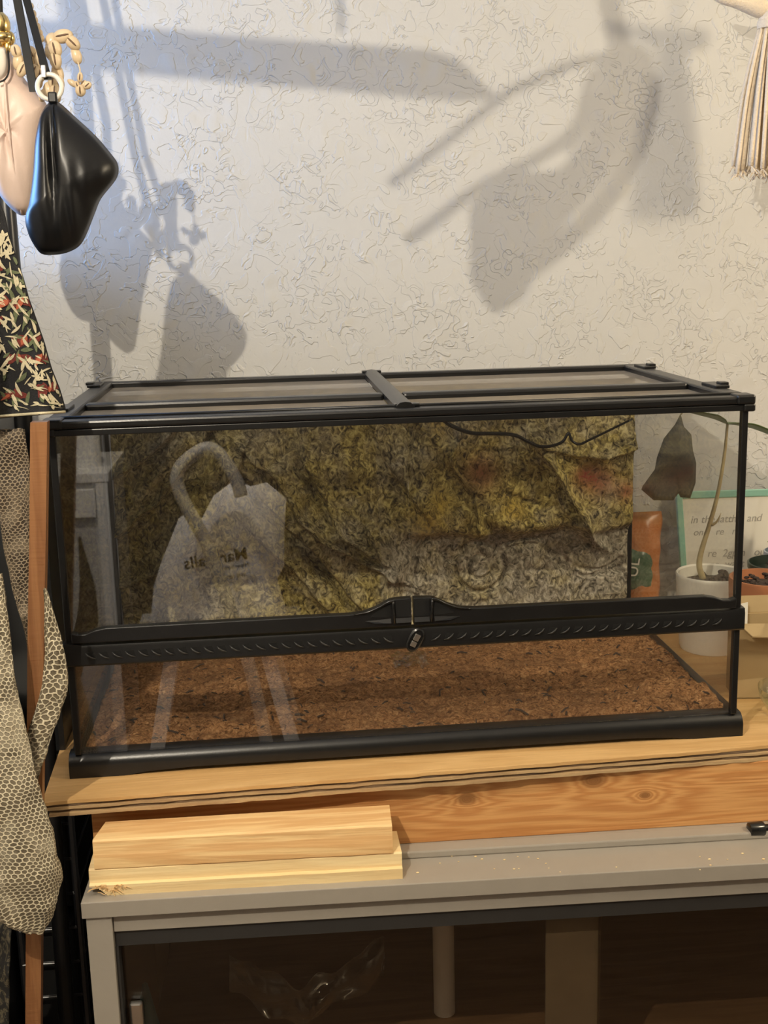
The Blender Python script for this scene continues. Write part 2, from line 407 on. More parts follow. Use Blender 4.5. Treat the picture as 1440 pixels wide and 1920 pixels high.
for s, n, xa, xb in ((1, 24, -.421, -.033), (-1, 23, .030, .417)):
    for i in range(n):
        x = lerp(xa, xb, i/(n-1)); p = (x, -.0068, .1715)
        if s not in lv:
            o = obj('vent_slot', louver(s), M['hole'], band); l = obj('vent_lip', lip(s), M['lip'], band, smooth=True); lv[s] = (o.data, l.data)
            for q in (o, l): q.matrix_parent_inverse = Matrix.Identity(4); q.location = Vector(p)-T.location+T.location
        else:
            for nm, me in zip(('vent_slot', 'vent_lip'), lv[s]):
                q = bpy.data.objects.new(nm, me); COL.objects.link(q); q.parent = band; q.location = p
# fix parenting of band children: the band itself hangs under the empty with an inverse offset
for q in band.children: q.matrix_parent_inverse = Matrix.Identity(4)
# doors
def door(sgn):
    s = sgn
    e = 'left_door' if s < 0 else 'right_door'
    g = obj('door', MB().box(*sorted((s*.4445, s*.0008)), .0, .0045, .196, .4575), M['glass'], T)
    # bottom strip with raised handle at the middle
    top = [(.4445, .2010), (.436, .1985), (.426, .1990), (.414, .2035), (.40, .2060), (.20, .2065), (.085, .2065), (.066, .2080), (.050, .2130), (.036, .2200), (.030, .2232), (.0225, .2245), (.0015, .2250)]
    top = [(x, z) for x, z in top]
    poly = [(s*x, -.006, z) for x, z in top]+[(s*.0015, -.006, .1872), (s*.4445, -.006, .1872)]
    st = obj('door_strip', MB().prism(poly, (0, .013, 0)), M['black'], g, bevel=.0012)
    # handle: rims around two flat plates painted black for recess shade
    rim = spline([(s*.078, -.0075, .2068), (s*.060, -.0085, .2096), (s*.044, -.0095, .2162), (s*.0330, -.0100, .2222), (s*.0255, -.0100, .2238)], 5)
    obj('handle_rim', MB().tube(rim, lambda t: .0009+.0010*t, 8), M['silver'] if False else M['blackgloss'], g, smooth=True)
    obj('handle_rib', MB().tube([(s*.0262, -.0095, .2232), (s*.0258, -.0085, .2150), (s*.0250, -.0090, .2050), (s*.0245, -.0090, .1925)], .0017, 8), M['blackgloss'], g, smooth=True)
    obj('handle_pocket', MB().prism([(s*.0285, -.0068, .2195), (s*.0285, -.0068, .2000), (s*.0560, -.0068, .2020), (s*.0450, -.0068, .2120)], (0, .0008, 0)), M['hole'], g)
    obj('handle_pocket', MB().prism([(s*.0225, -.0068, .2225), (s*.0020, -.0068, .2225), (s*.0020, -.0068, .2000), (s*.0225, -.0068, .2000)], (0, .0008, 0)), M['hole'], g)
    obj('handle_sill', MB().prism([(s*.0225, -.0060, .1985), (s*.0020, -.0060, .1985), (s*.0020, -.0100, .1930), (s*.0225, -.0100, .1930)], (0, .002, .0)), M['blackgloss'], g)
    obj('handle_sill', MB().prism([(s*.0290, -.0060, .1985), (s*.0640, -.0060, .1965), (s*.0500, -.0095, .1935), (s*.0290, -.0100, .1930)], (0, .002, .0)), M['blackgloss'], g)
door(-1); door(1)
# lock
lk = []
ang = math.radians(62)
def oval(rx, rz, y, n=24, cx=.0025, cz=.1685, a=ang):
    out = []
    for k in range(n):
        t = 2*PI*k/n; u = rx*math.copysign(abs(math.cos(t))**.8, math.cos(t)); v_ = rz*math.sin(t)
        out.append((cx+u*math.cos(a)-v_*math.sin(a), y, cz+u*math.sin(a)+v_*math.cos(a)))
    return out
lo = obj('lock', MB().rings([oval(.0175, .0098, -.006), oval(.0175, .0098, -.0105), oval(.0150, .0078, -.0118), oval(.0140, .0070, -.0105)]), M['blackgloss'], T, auto=.7)
def locknub(a0, a1, b):
    P = [(a0, -b), (a1, -b), (a1, b), (a0, b)]
    return [(.0025+u*math.cos(ang)-v_*math.sin(ang), -.0105, .1685+u*math.sin(ang)+v_*math.cos(ang)) for u, v_ in P]
obj('lock_plate', MB().prism(locknub(-.0095, -.0022, .0038), (0, -.0022, 0)), M['silver'], lo, bevel=.0006)
obj('lock_plate', MB().prism(locknub(-.0006, .0085, .0038), (0, -.0022, 0)), M['silver'], lo, bevel=.0006)
# top frame
def rail_x(y0, y1, x0, x1, z0, z1, name='top_rail', bev=.002): return obj(name, MB().box(x0, x1, y0, y1, z0, z1), M['black'], T, bevel=bev)
rail_x(-.006, .030, -.4575, .4575, .4655, .4760, bev=.003)
rail_x(-.0045, .012, -.4520, .4520, .4570, .4650, bev=.001)
obj('top_rail_bead', MB().tube([(-.440, .024, .4768), (.440, .024, .4768)], .0022, 8), M['black'], T, smooth=True)
rail_x(D-.022, D, -.4575, .4575, .462, .4777, bev=.003)
for s in (-1, 1):
    a, b = sorted((s*.4575, s*.430))
    obj('top_rail', MB().box(a, b, .030, D-.022, .460, .4777), M['black'], T, bevel=.003)
    a, b = sorted((s*.4595, s*.434))
    obj('corner_block', MB().box(a, b, -.0085, .022, .4655, .4785), M['black'], T, bevel=.003)
    a, b = sorted((s*.4600, s*.4440))
    obj('corner_block', MB().box(a, b, -.0075, .014, .4560, .4665), M['black'], T, bevel=.0025)
    for yy in (.085, .40):
        a, b = sorted((s*.4605, s*.440))
        lt = obj('lid_latch', MB().box(a, b, yy, yy+.055, .4770, .4815), M['black'], T, bevel=.0012)
        a, b = sorted((s*.4640, s*.452))
        obj('latch_tab', MB().box(a, b, yy+.012, yy+.030, .4800, .4845), M['black'], lt, bevel=.001)
# centre bridge, arched
br = [[(x, y, z+.0058*max(0, 1-(x/.0125)**2)**.5 if z > .47 else z) for x, z in ((-.0125, .470), (-.0125, .4775), (-.007, .4775), (0, .4775), (.007, .4775), (.0125, .4775), (.0125, .470))] for y in (.010, .02, .20, .35, .485, .497)]
obj('centre_bridge', MB().rings([[(x-.002, y, z) for x, y, z in r] for r in br]), M['black'], T, auto=.8)
obj('hinge_tab', MB().box(-.018, .014, D-.012, D+.003, .477, .4815), M['black'], T, bevel=.001)
obj('hinge_tab', MB().box(-.016, .018, .016, .030, .4765, .4800), M['black'], T, bevel=.001)
yb = .165
for s in (-1, 1):
    a, b = sorted((s*.430, s*.0145))
    obj('lid_bar', MB().box(a-.001, b, yb, yb+.026, .463, .4775), M['black'], T, bevel=.004)
def screen(x0, x1, y0, y1, sag, seed, fx=.5):
    def fn(u, v):
        e = (math.sin(PI*u)**.7)*(math.sin(PI*v)**.6)
        sk = math.exp(-((u-fx)/.32)**2)
        return (lerp(x0, x1, u), lerp(y0, y1, v), .4685-sag*e*(.35+.65*sk)-.0025*e*mn.noise((u*9+seed, v*3, seed)))
    return MB().grid(fn, 48, 12)
obj('mesh_screen', screen(-.430, -.0145, .030, yb, .010, 1), M['mesh'], T, smooth=True)
obj('mesh_screen', screen(.0105, .430, .030, yb, .024, 2, .45), M['mesh'], T, smooth=True)
obj('mesh_screen', screen(-.430, -.0145, yb+.026, D-.022, .012, 3), M['mesh'], T, smooth=True)
obj('mesh_screen', screen(.0105, .430, yb+.026, D-.022, .030, 4, .5), M['mesh'], T, smooth=True)

# ------------------------------------------------------------------ foam background panel
def seg_d(p, a, b):
    ab = b-a; t = max(0, min(1, (p-a).dot(ab)/ab.length_squared)); return (p-(a+ab*t)).length
def P2(px, py):
    q = at(px, py, .44); return Vector((q.x, q.z))
RID = []
CLI = []
def cliff(pts, ht, slow=.045, fast=.004, flip=1): CLI.append(([P2(*p) for p in pts], ht, slow, fast, flip))
def signed(p, pts):
    best = (9, 1)
    for a, b in zip(pts, pts[1:]):
        ab = b-a; t = max(0, min(1, (p-a).dot(ab)/ab.length_squared)); d = p-(a+ab*t)
        if d.length < best[0]: best = (d.length, 1 if ab.x*d.y-ab.y*d.x > 0 else -1)
    return best
def ridge(pts, wd, ht): RID.append(([P2(*p) for p in pts], wd, ht))
cliff([(470, 860), (520, 905), (570, 985), (625, 1030), (730, 1085)], .026)
cliff([(575, 880), (605, 930), (640, 1010), (700, 1045)], .020, .03)
cliff([(380, 795), (425, 850), (500, 950), (600, 1050), (690, 1160), (720, 1195)], .024, .05)
cliff([(480, 1010), (560, 1080), (640, 1180)], .016, .03)
cliff([(400, 800), (345, 880), (290, 950), (215, 1010)], .024, .04, .004, -1)
cliff([(330, 800), (285, 850), (215, 900)], .018, .03, .004, -1)
cliff([(450, 860), (400, 960), (330, 1060), (215, 1110)], .022, .04, .004, -1)
cliff([(690, 790), (720, 850), (770, 930), (790, 960)], .016, .04)
cliff([(860, 800), (850, 870), (890, 930), (900, 1000)], .014, .03)
cliff([(1000, 830), (1050, 900), (1100, 985), (1110, 1010)], .020, .025)
cliff([(1200, 840), (1130, 860), (1060, 850), (1000, 835)], .014, .03, .004, -1)
cliff([(690, 1000), (720, 1060), (735, 1190)], .016, .02, .004, 1)
ridge([(300, 790), (480, 905), (600, 1010), (770, 1190)], .035, .008)
ridge([(600, 800), (690, 930), (745, 1060)], .030, .016)
ridge([(520, 900), (590, 1000), (640, 1040)], .012, .010)
ridge([(450, 950), (560, 1090), (690, 1190)], .028, .016)
ridge([(500, 880), (560, 950), (620, 1020), (720, 1070)], .009, -.018)
ridge([(560, 880), (610, 950), (630, 1000)], .007, -.014)
ridge([(385, 800), (430, 870), (530, 1000), (640, 1100)], .010, -.014)
ridge([(400, 810), (320, 900), (240, 980)], .012, -.014)
ridge([(345, 830), (260, 940), (215, 1010)], .016, .012)
ridge([(420, 860), (330, 1010), (290, 1090)], .026, .014)
ridge([(215, 1090), (330, 1060)], .012, -.012)
ridge([(220, 1130), (300, 1110), (330, 1180)], .03, .012)
ridge([(585, 1050), (660, 1130), (700, 1185)], .008, -.012)
ridge([(690, 800), (740, 880), (770, 950)], .010, -.010)
ridge([(1035, 900), (1060, 950), (1100, 1005), (1150, 1040)], .008, .012)
ridge([(860, 870), (900, 950), (930, 1000)], .010, -.012)
ridge([(1000, 850), (1060, 890), (1150, 850), (1200, 830)], .018, .010)
ridge([(950, 930), (1010, 950)], .006, -.008)
ridge([(800, 860), (790, 930), (830, 990)], .022, .010)
ridge([(880, 960), (960, 990), (1010, 985)], .025, .014)
GRO = []
def arc(cx, cy, r, a0, a1, wd=.0030, ht=-.010, n=14, k=1.0):
    GRO.append(([P2(cx+r*math.cos(a)*k, cy+r*math.sin(a)) for a in [lerp(a0, a1, i/n) for i in range(n+1)]], wd, ht))
for r in (22, 46, 50): arc(908, 1075, r, 0, 2*PI, n=18)
arc(870, 1080, 88, PI*.9, PI*1.9); arc(870, 1080, 98, PI*.95, PI*1.85)
arc(1000, 1110, 90, PI*1.2, PI*1.95); arc(1000, 1110, 80, PI*1.2, PI*1.95)
arc(1120, 1000, 80, PI*.25, PI*.95); arc(1120, 1000, 92, PI*.3, PI*.95)
arc(1160, 1150, 70, PI*.9, PI*1.6); arc(760, 1160, 40, PI*1.0, PI*2); arc(760, 1160, 30, PI*1.0, PI*2)
def near(p, pts):
    return min(seg_d(p, a, b) for a, b in zip(pts, pts[1:]))
FX0, FX1, FZ0, FZ1 = -.4400, .4435, .020, .4540
NU, NVV = 380, 188
hs, moss, red, yel = [], [], [], []
c_red = [(P2(905, 890), .030), (P2(1130, 905), .028), (P2(1180, 925), .018), (P2(1100, 895), .02)]
c_yel = [(P2(828, 945), .020), (P2(965, 958), .022), (P2(830, 800), .018), (P2(800, 990), .03)]
verts = []
for j in range(NVV+1):
    for i in range(NU+1):
        x = lerp(FX0, FX1, i/NU); z = lerp(FZ0, FZ1, j/NVV); p = Vector((x, z))
        wob = Vector((mn.noise((x*25, z*25, 3)), mn.noise((x*25, z*25, 9))))*.006
        q = p+wob; h = .016
        for pts, wd, ht in RID:
            d = near(q, pts)
            if d < wd*2.5: h += 1.2*ht*math.exp(-(d/wd)**1.5)
        for pts, ht, slow, fast, flip in CLI:
            d, sg_ = signed(q, pts)
            if d < .09: h += 1.55*ht*math.exp(-d/(slow*.62 if sg_*flip > 0 else fast*.7))
        edge_z = P2(980, 1004).y+.012*mn.noise((x*14, 0, 5))-(.02*max(0, (x-.10))*0)
        right = 1/(1+math.exp(-(x-.045)/.012))
        up = 1/(1+math.exp(-(z-edge_z)/.003))
        h += right*(.024*up-.004*(1-up))
        if right > .02 and up < .7:
            for pts, wd, ht in GRO:
                d = near(p+wob*.3, pts)
                if d < wd*3: h += ht*math.exp(-(d/wd)**2)*right
        h += .007*fbm((x*16, z*16, 1), 4)+.0030*fbm((x*70, z*70, 4), 3)
        h = max(.004, min(.095, h))
        verts.append((x, D-.008-h*.85, z))
        m_ = .80-.25*(1 if x > .0 else 0)
        m_ = lerp(m_, lerp(.12, .85, up), right)
        m_ += .5*fbm((x*9, z*9, 7), 3)
        if x < -.12: m_ -= .12
        moss.append(m_)
        red.append(sum(math.exp(-((p-c).length/r)**2) for c, r in c_red)*.8)
        yel.append(sum(math.exp(-((p-c).length/r)**2) for c, r in c_yel)*.7)
mb = MB(); n0 = (NU+1)*(NVV+1)
mb.add(verts, [(j*(NU+1)+i, j*(NU+1)+i+1, (j+1)*(NU+1)+i+1, (j+1)*(NU+1)+i) for j in range(NVV) for i in range(NU)])
rimidx = [i for i in range(NU+1)]+[j*(NU+1)+NU for j in range(1, NVV+1)]+[NVV*(NU+1)+i for i in range(NU-1, -1, -1)]+[j*(NU+1) for j in range(NVV-1, 0, -1)]
o0 = len(mb.v); mb.v += [(verts[k][0], D-.0085, verts[k][2]) for k in rimidx]; nr = len(rimidx)
mb.f += [(rimidx[k], o0+k, o0+(k+1)%nr, rimidx[(k+1)%nr]) for k in range(nr)]
mb.f.append(tuple(o0+k for k in range(nr)))
fo = obj('foam_background_panel', mb, M['foam'], smooth=True)
for nm, arr in (('moss', moss), ('red', red), ('yellow', yel)):
    a = fo.data.attributes.new(nm, 'FLOAT', 'POINT'); a.data.foreach_set('value', arr+[.3]*(len(fo.data.vertices)-len(arr)))
tag(fo, 'rugged moss-coloured artificial rock panel covering the back inside the terrarium', 'background panel')

# substrate
def soil_fn(u, v):
    x = lerp(-.4425, .4425, u); y = lerp(.0235, D-.032, v)
    h = .0335+.011*fbm((x*7, y*9, 2), 3)+.006*fbm((x*38, y*38, 5), 3)+.0022*fbm((x*120, y*120, 8), 2)
    h += .010*math.exp(-((x-.40)/.06)**2)*math.exp(-((y-.12)/.1)**2)
    return (x, y, max(.024, h))
mb = MB().grid(soil_fn, 280, 130)
nu = 281; rim = list(range(281))+[j*nu+280 for j in range(1, 131)]+[130*nu+i for i in range(279, -1, -1)]+[j*nu for j in range(129, 0, -1)]
o0 = len(mb.v); mb.v += [(mb.v[k][0], mb.v[k][1], .0145) for k in rim]; nr = len(rim)
mb.f += [(rim[k], o0+k, o0+(k+1)%nr, rim[(k+1)%nr]) for k in range(nr)]; mb.f.append(tuple(o0+k for k in range(nr)))
so = obj('soil', mb, M['soil'], smooth=True); tag(so, 'layer of brown coconut fibre soil covering the terrarium floor', 'soil', kind='stuff')
# loose bark crumbs in the soil
mb = MB()
for k in range(260):
    u, v = random.random(), random.random()**1.3; p = Vector(soil_fn(u, v)); r = random.uniform(.0012, .0038)
    a = random.random()*PI; dv = Vector((math.cos(a), math.sin(a), random.uniform(-.2, .3)))*r*random.uniform(1, 3.2)
    mb.tube([p-dv, p+dv*.2+Vector((0, 0, r*.6)), p+dv], r*.45, 5)
cr = obj('soil_crumbs', mb, M['potsoil']); tag(cr, 'dark bark crumbs scattered over the brown soil in the terrarium', 'bark crumbs', kind='stuff')
# scrap of crumpled clear film on the soil
c0 = atz(768, 1238, .042)
def film_fn(u, v):
    a = u-.5; b = v-.5
    return (c0.x+a*.055+.006*mn.noise((u*6, v*5, 1)), c0.y+b*.07, c0.z+.007+.009*mn.noise((u*7, v*7, 4))-.006*(abs(a)+abs(b)))
tag(obj('plastic_scrap', MB().grid(film_fn, 16, 14), M['film'], solid=.0004), 'crumpled clear plastic scrap lying on the soil inside the terrarium', 'plastic scrap')
# cable drooping under the lid
cp = [at(px, py, .395) for px, py in ((832, 788), (850, 800), (885, 812), (930, 813), (965, 816), (990, 828), (1012, 837), (1035, 836), (1055, 828), (1066, 812), (1072, 826), (1086, 833), (1105, 825), (1140, 808), (1185, 786))]
tag(obj('black_cable', MB().tube(spline(cp, 5), lambda t: .0036*(1-.5*t), 8), M['blackgloss'], smooth=True), 'glossy black cable drooping under the terrarium lid behind the right door', 'cable')

# ------------------------------------------------------------------ plywood, timber frame, cabinet
def plyy(x): return -.071+.0276*(x+.486)
PB = thing('plywood_board', (.2, .25, -.02), 'plywood sheet with rough layered edge under the terrarium', 'plywood board')
zs = [0, -.0045, -.0085, -.0118, -.0160, -.0200]; ms = ['ply', 'plyB', 'plyA', 'plyB', 'plyA']
random.seed(3)
for k in range(5):
    pts = []; n = 220
    for i in range(n+1):
        x = lerp(-.486+(.002*k if k else 0), 1.05, i/n)
        wv = .0022*fbm((x*26, k*3.1, 0), 5)+(.006*max(0, mn.noise((x*34, k*2.3, 4))-.45) if k in (0, 2) else 0)
        if k in (1, 3): wv += .0028+.003*max(0, mn.noise((x*22, k, 6)))
        if k == 0 and x > .36: wv += .010*max(0, x-.36)*6*(.5+.5*mn.noise((x*60, 2, 2)))
        if k == 4: wv += -.0015
        pts.append((x, plyy(x)+wv, zs[k+1]))
    bk = [(1.05, .612, zs[k+1]), (-.505, .575, zs[k+1])]
    obj('veneer_layer', MB().prism(pts+bk, (0, 0, zs[k]-zs[k+1])), M[ms[k]], PB)
def apy(x): return -.030-.018*(x+.43)
CT = -.110
TF = thing('timber_frame', (.06, .2, CT), 'fir timber frame with knots between plywood sheet and grey cabinet', 'timber frame')
def beam(x0, x1, yo, th, z0=CT, z1=-.0203):
    return MB().hexa([(x0, apy(x0)+yo, z0), (x1, apy(x1)+yo, z0), (x1, apy(x1)+yo+th, z0), (x0, apy(x0)+yo+th, z0)], [(x0, apy(x0)+yo, z1), (x1, apy(x1)+yo, z1), (x1, apy(x1)+yo+th, z1), (x0, apy(x0)+yo+th, z1)])
obj('front_beam', beam(-.433, .80, 0, .038), M['fir'], TF, bevel=.0015)
obj('rear_beam', beam(-.433, .80, .40, .038), M['fir'], TF, bevel=.0015)
obj('side_beam', MB().box(-.433, -.395, apy(-.43)+.0385, apy(-.43)+.3985, CT, -.0203), M['fir'], TF, bevel=.0015)
obj('side_beam', MB().box(.76, .798, apy(.76)+.0395, apy(.80)+.3960, CT, -.0203), M['fir'], TF, bevel=.0015)

# grey cabinet in its own frame: u along the front, v to the back
ca = math.radians(-1.75); CU0 = Vector((-.4375, -.1305, 0)); cu = Vector((math.cos(ca), math.sin(ca), 0)); cv = Vector((-math.sin(ca), math.cos(ca), 0))
def cbx(u0, u1, v0, v1, z0, z1):
    q = lambda u, v, z: CU0+cu*u+cv*v+Vector((0, 0, z))
    return MB().hexa([q(u0, v0, z0), q(u1, v0, z0), q(u1, v1, z0), q(u0, v1, z0)], [q(u0, v0, z1), q(u1, v0, z1), q(u1, v1, z1), q(u0, v1, z1)])
CW, CD = 1.35, .52
K = thing('display_cabinet', (.2, .1, FZ), 'low grey metal cabinet with dark glass sliding doors below the timber frame', 'cabinet')
obj('top_panel', cbx(0, CW, 0, CD, CT-.022, CT), M['grey'], K, bevel=.0012)
obj('top_lip', cbx(.345, CW-.42, .0915-.028, .0915-.005, CT, CT+.010), M['grey'], K, bevel=.002)
for u in (.004, CW-.036): obj('front_post', cbx(u, u+.032, .004, .036, FZ, CT-.022), M['grey'], K, bevel=.001)
for u in (.004, CW-.036): obj('rear_post', cbx(u, u+.032, CD-.036, CD-.004, FZ, CT-.022), M['grey'], K, bevel=.001)
obj('top_rail', cbx(.036, CW-.036, .010, .030, CT-.048, CT-.0265), M['grey'], K, bevel=.001)
obj('door_track', cbx(.036, CW-.036, .014, .040, CT-.070, CT-.048), M['greydark'], K)
obj('bottom_rail', cbx(.036, CW-.036, .010, .040, FZ+.06, FZ+.10), M['grey'], K, bevel=.001)
obj('side_panel', cbx(.008, .012, .036, CD-.036, FZ+.06, CT-.022), M['grey'], K)
obj('side_panel', cbx(CW-.012, CW-.008, .036, CD-.036, FZ+.06, CT-.022), M['grey'], K)
obj('back_panel', cbx(.036, CW-.036, CD-.012, CD-.006, FZ+.06, CT-.022), M['inner'], K)
obj('bottom_panel', cbx(.036, CW-.036, .040, CD-.012, FZ+.085, FZ+.10), M['inner'], K)
ZS = at(832, 1897, .12).z
obj('shelf', cbx(.036, CW-.036, .08, CD-.012, ZS-.015, ZS), M['inner'], K)
obj('sliding_door', cbx(.040, .665, .030, .034, FZ+.10, CT-.070), M['tint'], K)
obj('sliding_door', cbx(.660, CW-.040, .020, .024, FZ+.10, CT-.070), M['tint'], K)
d2 = obj('divider_panel', cbx(.595, .665, .044, .050, FZ+.10, CT-.070), M['divider'], K)
obj('door_handle', cbx(.046, .063, .020, .029, -.42, at(230, 1882, -.11).z), M['silver'], K, bevel=.003)
obj('door_edge', cbx(.036, .040, .012, .036, FZ+.10, CT-.070), M['greydark'], K)
# inside the cabinet
c1 = at(832, 1810, .12)
z0 = ZS+.0005
pp = thing('white_pipe', (c1.x, .12, z0), 'white plastic pipe standing behind the dark cabinet glass', 'pipe')
obj('pipe_body', MB().lathe([(.0165, z0), (.0165, -.215), (.0175, -.212), (.0205, -.200), (.0205, -.185), (.0165, -.184), (.0145, -.22), (.0145, z0)], (c1.x, .12, 0), 24), M['pvc'], pp, auto=.6)
c2 = at(272, 1850, .03)
cn = thing('blue_cone', (c2.x, .03, ZS), 'small blue cone-shaped thing inside the left end of the cabinet', 'cone')
obj('cone', MB().lathe([(.001, ZS+.150), (.004, ZS+.147), (.026, ZS+.030), (.030, ZS+.026), (.034, ZS+.0005)], (c2.x, .03, 0), 20, True), M['blue'], cn, auto=.8)
def wrap_fn(u, v):
    p = at(lerp(430, 720, u), 1790+90*math.sin(PI*u*1.2)*.6+v*70, -.02+.02*v)
    return (p.x, p.y+.03*mn.noise((u*6, v*3, 2)), p.z-.03*mn.noise((u*5, v*2, 8)))
tag(obj('plastic_wrap', MB().grid(wrap_fn, 40, 10), M['film'], solid=.0004, smooth=True), 'wrinkled clear plastic wrap hanging inside the grey cabinet', 'plastic wrap')

# offcuts
def offcut(name, label, fl, fr, bl, br_, z0, z1, mat, notch=False):
    def q(p, z): return Vector((p[0], p[1], z))
    n = 36; R = []
    for i in range(n+1):
        t = i/n; f = Vector(fl).lerp(Vector(fr), t); b = Vector(bl).lerp(Vector(br_), t)
        wv = .0010*fbm((t*9, z0*50, 1), 3)
        R.append([q(f+Vector((0, wv)), z0+(.0 if not notch else interp([(0, .012), (.05, .010), (.055, 0), (1, 0)], t))), q(f+Vector((0, wv-.0006)), z0+(z1-z0)*.42), q(f+Vector((0, wv+(.0045 if notch else .0))), z0+(z1-z0)*.46), q(f+Vector((0, wv+(.0055 if notch else .0015))), z1-.002), q(f+Vector((0, .008 if notch else .004)), z1), q(b-Vector((0, .003)), z1), q(b, z1-.002), q(b, z0)])
    return tag(obj(name, MB().rings(R), mat, auto=.5), label, 'wood offcut', 'timber offcuts on the cabinet')
zl, zu = CT, CT+.036
offcut('wood_offcut', 'pale splintered pine offcut lying on the grey cabinet, lower of two', (-.428, -.1150), (-.034, -.1290), (-.428, -.055), (-.034, -.062), CT, CT+.034, M['pine2'], True)
offcut('wood_offcut', 'reddish pine offcut resting on top of the paler offcut', (-.4205, -.1105), (-.0455, -.1245), (-.4105, -.0560), (-.0430, -.0630), CT+.0342, CT+.0722, M['pine'])
mb = MB()
for k in range(26):
    a = Vector((-.404+random.uniform(-.016, .02), -.116, CT+.008+random.uniform(-.003, .006))); b = a+Vector((random.uniform(-.012, .012), -random.uniform(.002, .008), random.uniform(-.004, .005)))
    mb.tube([a, (a+b)/2+Vector((0, -.003, .003)), b], .0005, 4)
tag(obj('wood_splinters', mb, M['pine']), 'tuft of curly splinters at the left end of the lower offcut', 'splinters', kind='stuff')
# black cap on the cabinet top
bc = atz(1420, 1568, CT)
kb = thing('rubber_plug', (bc.x, bc.y, CT), 'small black rubber plug lying on the right of the grey cabinet top', 'plug')
kx = bc.x
obj('plug_body', MB().rings([[(kx+x, bc.y+r*math.cos(2*PI*k/14), CT+.0105+r*math.sin(2*PI*k/14)) for k in range(14)] for x, r in ((-.013, .007), (-.012, .0095), (.006, .0105), (.008, .0095), (.008, .006), (.020, .006))]), M['blackgloss'], kb, auto=.6)
mb = MB()
for k in range(24):
    p = atz(random.uniform(780, 1440), random.uniform(1590, 1640), CT); p.z = CT+.0008; r = random.uniform(.0006, .0016)
    mb.ball(p, r*1.6, r, r*.6, 6, 4)
tag(obj('sawdust_specks', mb, M['pine2']), 'pale sawdust specks scattered on the grey cabinet top', 'sawdust', kind='stuff')

# ------------------------------------------------------------------ right side still life
PX, PY = .557, .372
pl = thing('potted_plant', (PX, PY, 0), 'tall single-stemmed plant in white ceramic pot right of the terrarium', 'potted plant')
obj('pot', MB().lathe([(.001, .0005), (.049, .0005), (.0515, .006), (.0575, .09), (.0600, .126), (.0605, .131), (.0590, .1335), (.0560, .131), (.0555, .112), (.002, .112)], (PX, PY, 0), 48), M['ceramic'], pl, auto=.7)
def pile(c, r, zz, mat, par, n=26, s=.011, name='bark_chip'):
    mb = MB()
    mb.lathe([(.001, zz+.006), (r*.6, zz+.004), (r*.97, zz)], c, 24)
    for k in range(n):
        a = random.random()*2*PI; d = r*.86*math.sqrt(random.random()); sc = s*random.uniform(.6, 1.2)
        rot = Matrix.Rotation(random.random()*6, 3, 'Z') @ Matrix.Rotation(random.uniform(-.6, .6), 3, 'X')
        mb.ball(Vector(c)+Vector((d*math.cos(a), d*math.sin(a), zz+.006+random.uniform(-.002, .006))), sc, sc*.6, sc*.45, 6, 4, rot)
    return obj('soil', mb, mat, par)
pile((PX, PY, 0), .0555, .114, M['potsoil'], pl)
st = [at(1318, 1085, .372), at(1311, 1060, .372), at(1316, 1030, .372), at(1330, 985, .372), at(1346, 925, .372), at(1358, 855, .372), at(1364, 795, .372)]
obj('stem', MB().tube(spline(st, 6), lambda t: .0056*(1-.62*t), 10), M['stem'], pl, smooth=True)
obj('side_shoot', MB().tube(spline([at(1334, 985, .370), at(1344, 978, .368), at(1352, 962, .366)], 4), lambda t: .0026*(1-.9*t)+.0003, 6), M['stem'], pl, smooth=True)
def leaf(pts, wid, mat, tilt=Vector((0, 1, .1)), name='leaf'):
    sp = spline(pts, 8); R = []; n = len(sp)
    tilt = tilt.normalized()
    def fn(u, v):
        i = min(n-1, int(round(v*(n-1)))); w_ = wid*interp([(0, .08), (.15, .6), (.4, 1), (.7, .75), (1, .02)], v)
        s_ = (u-.5)*2
        return sp[i]+tilt*w_*s_+Vector((0, 0, .18*w_*abs(s_)))
    mb = MB().grid(fn, 6, n-1)
    return obj(name, mb, mat, pl, smooth=True, solid=.0008)
tip = at(1364, 795, .372)
leaf([tip, at(1340, 786, .370), at(1310, 778, .365), at(1270, 768, .36)], .035, M['leaf'], Vector((.05, 1, -.10)))
leaf([tip, at(1380, 797, .375), at(1410, 803, .38), at(1450, 818, .385), at(1490, 836, .39)], .032, M['leaf'], Vector((-.05, 1, -.10)))
# dark grey bell-shaped sheet hanging behind, joined by a thin stalk
ol = [(1276, 776), (1282, 800), (1296, 815), (1299, 845), (1305, 868), (1304, 905), (1294, 934), (1276, 932), (1272, 925), (1262, 938), (1226, 938), (1203, 918), (1205, 912), (1228, 880), (1232, 858), (1245, 822), (1266, 796)]
cc = at(1262, 880, .50)
rings_ = []
for s_, dy in ((1, 0), (.8, -.004), (.5, -.007), (.12, -.009)):
    rings_.append([cc+(at(a, b, .50)-cc)*s_+Vector((0, dy, 0)) for a, b in ol])
obj('dark_hanging_shape', MB().rings(rings_), M['darkshape'], pl, smooth=True, solid=.0008)
obj('shape_stalk', MB().tube(spline([tip, at(1330, 781, .40), at(1290, 768, .47), at(1276, 778, .50)], 6), .0012, 6), M['stem'], pl, smooth=True)

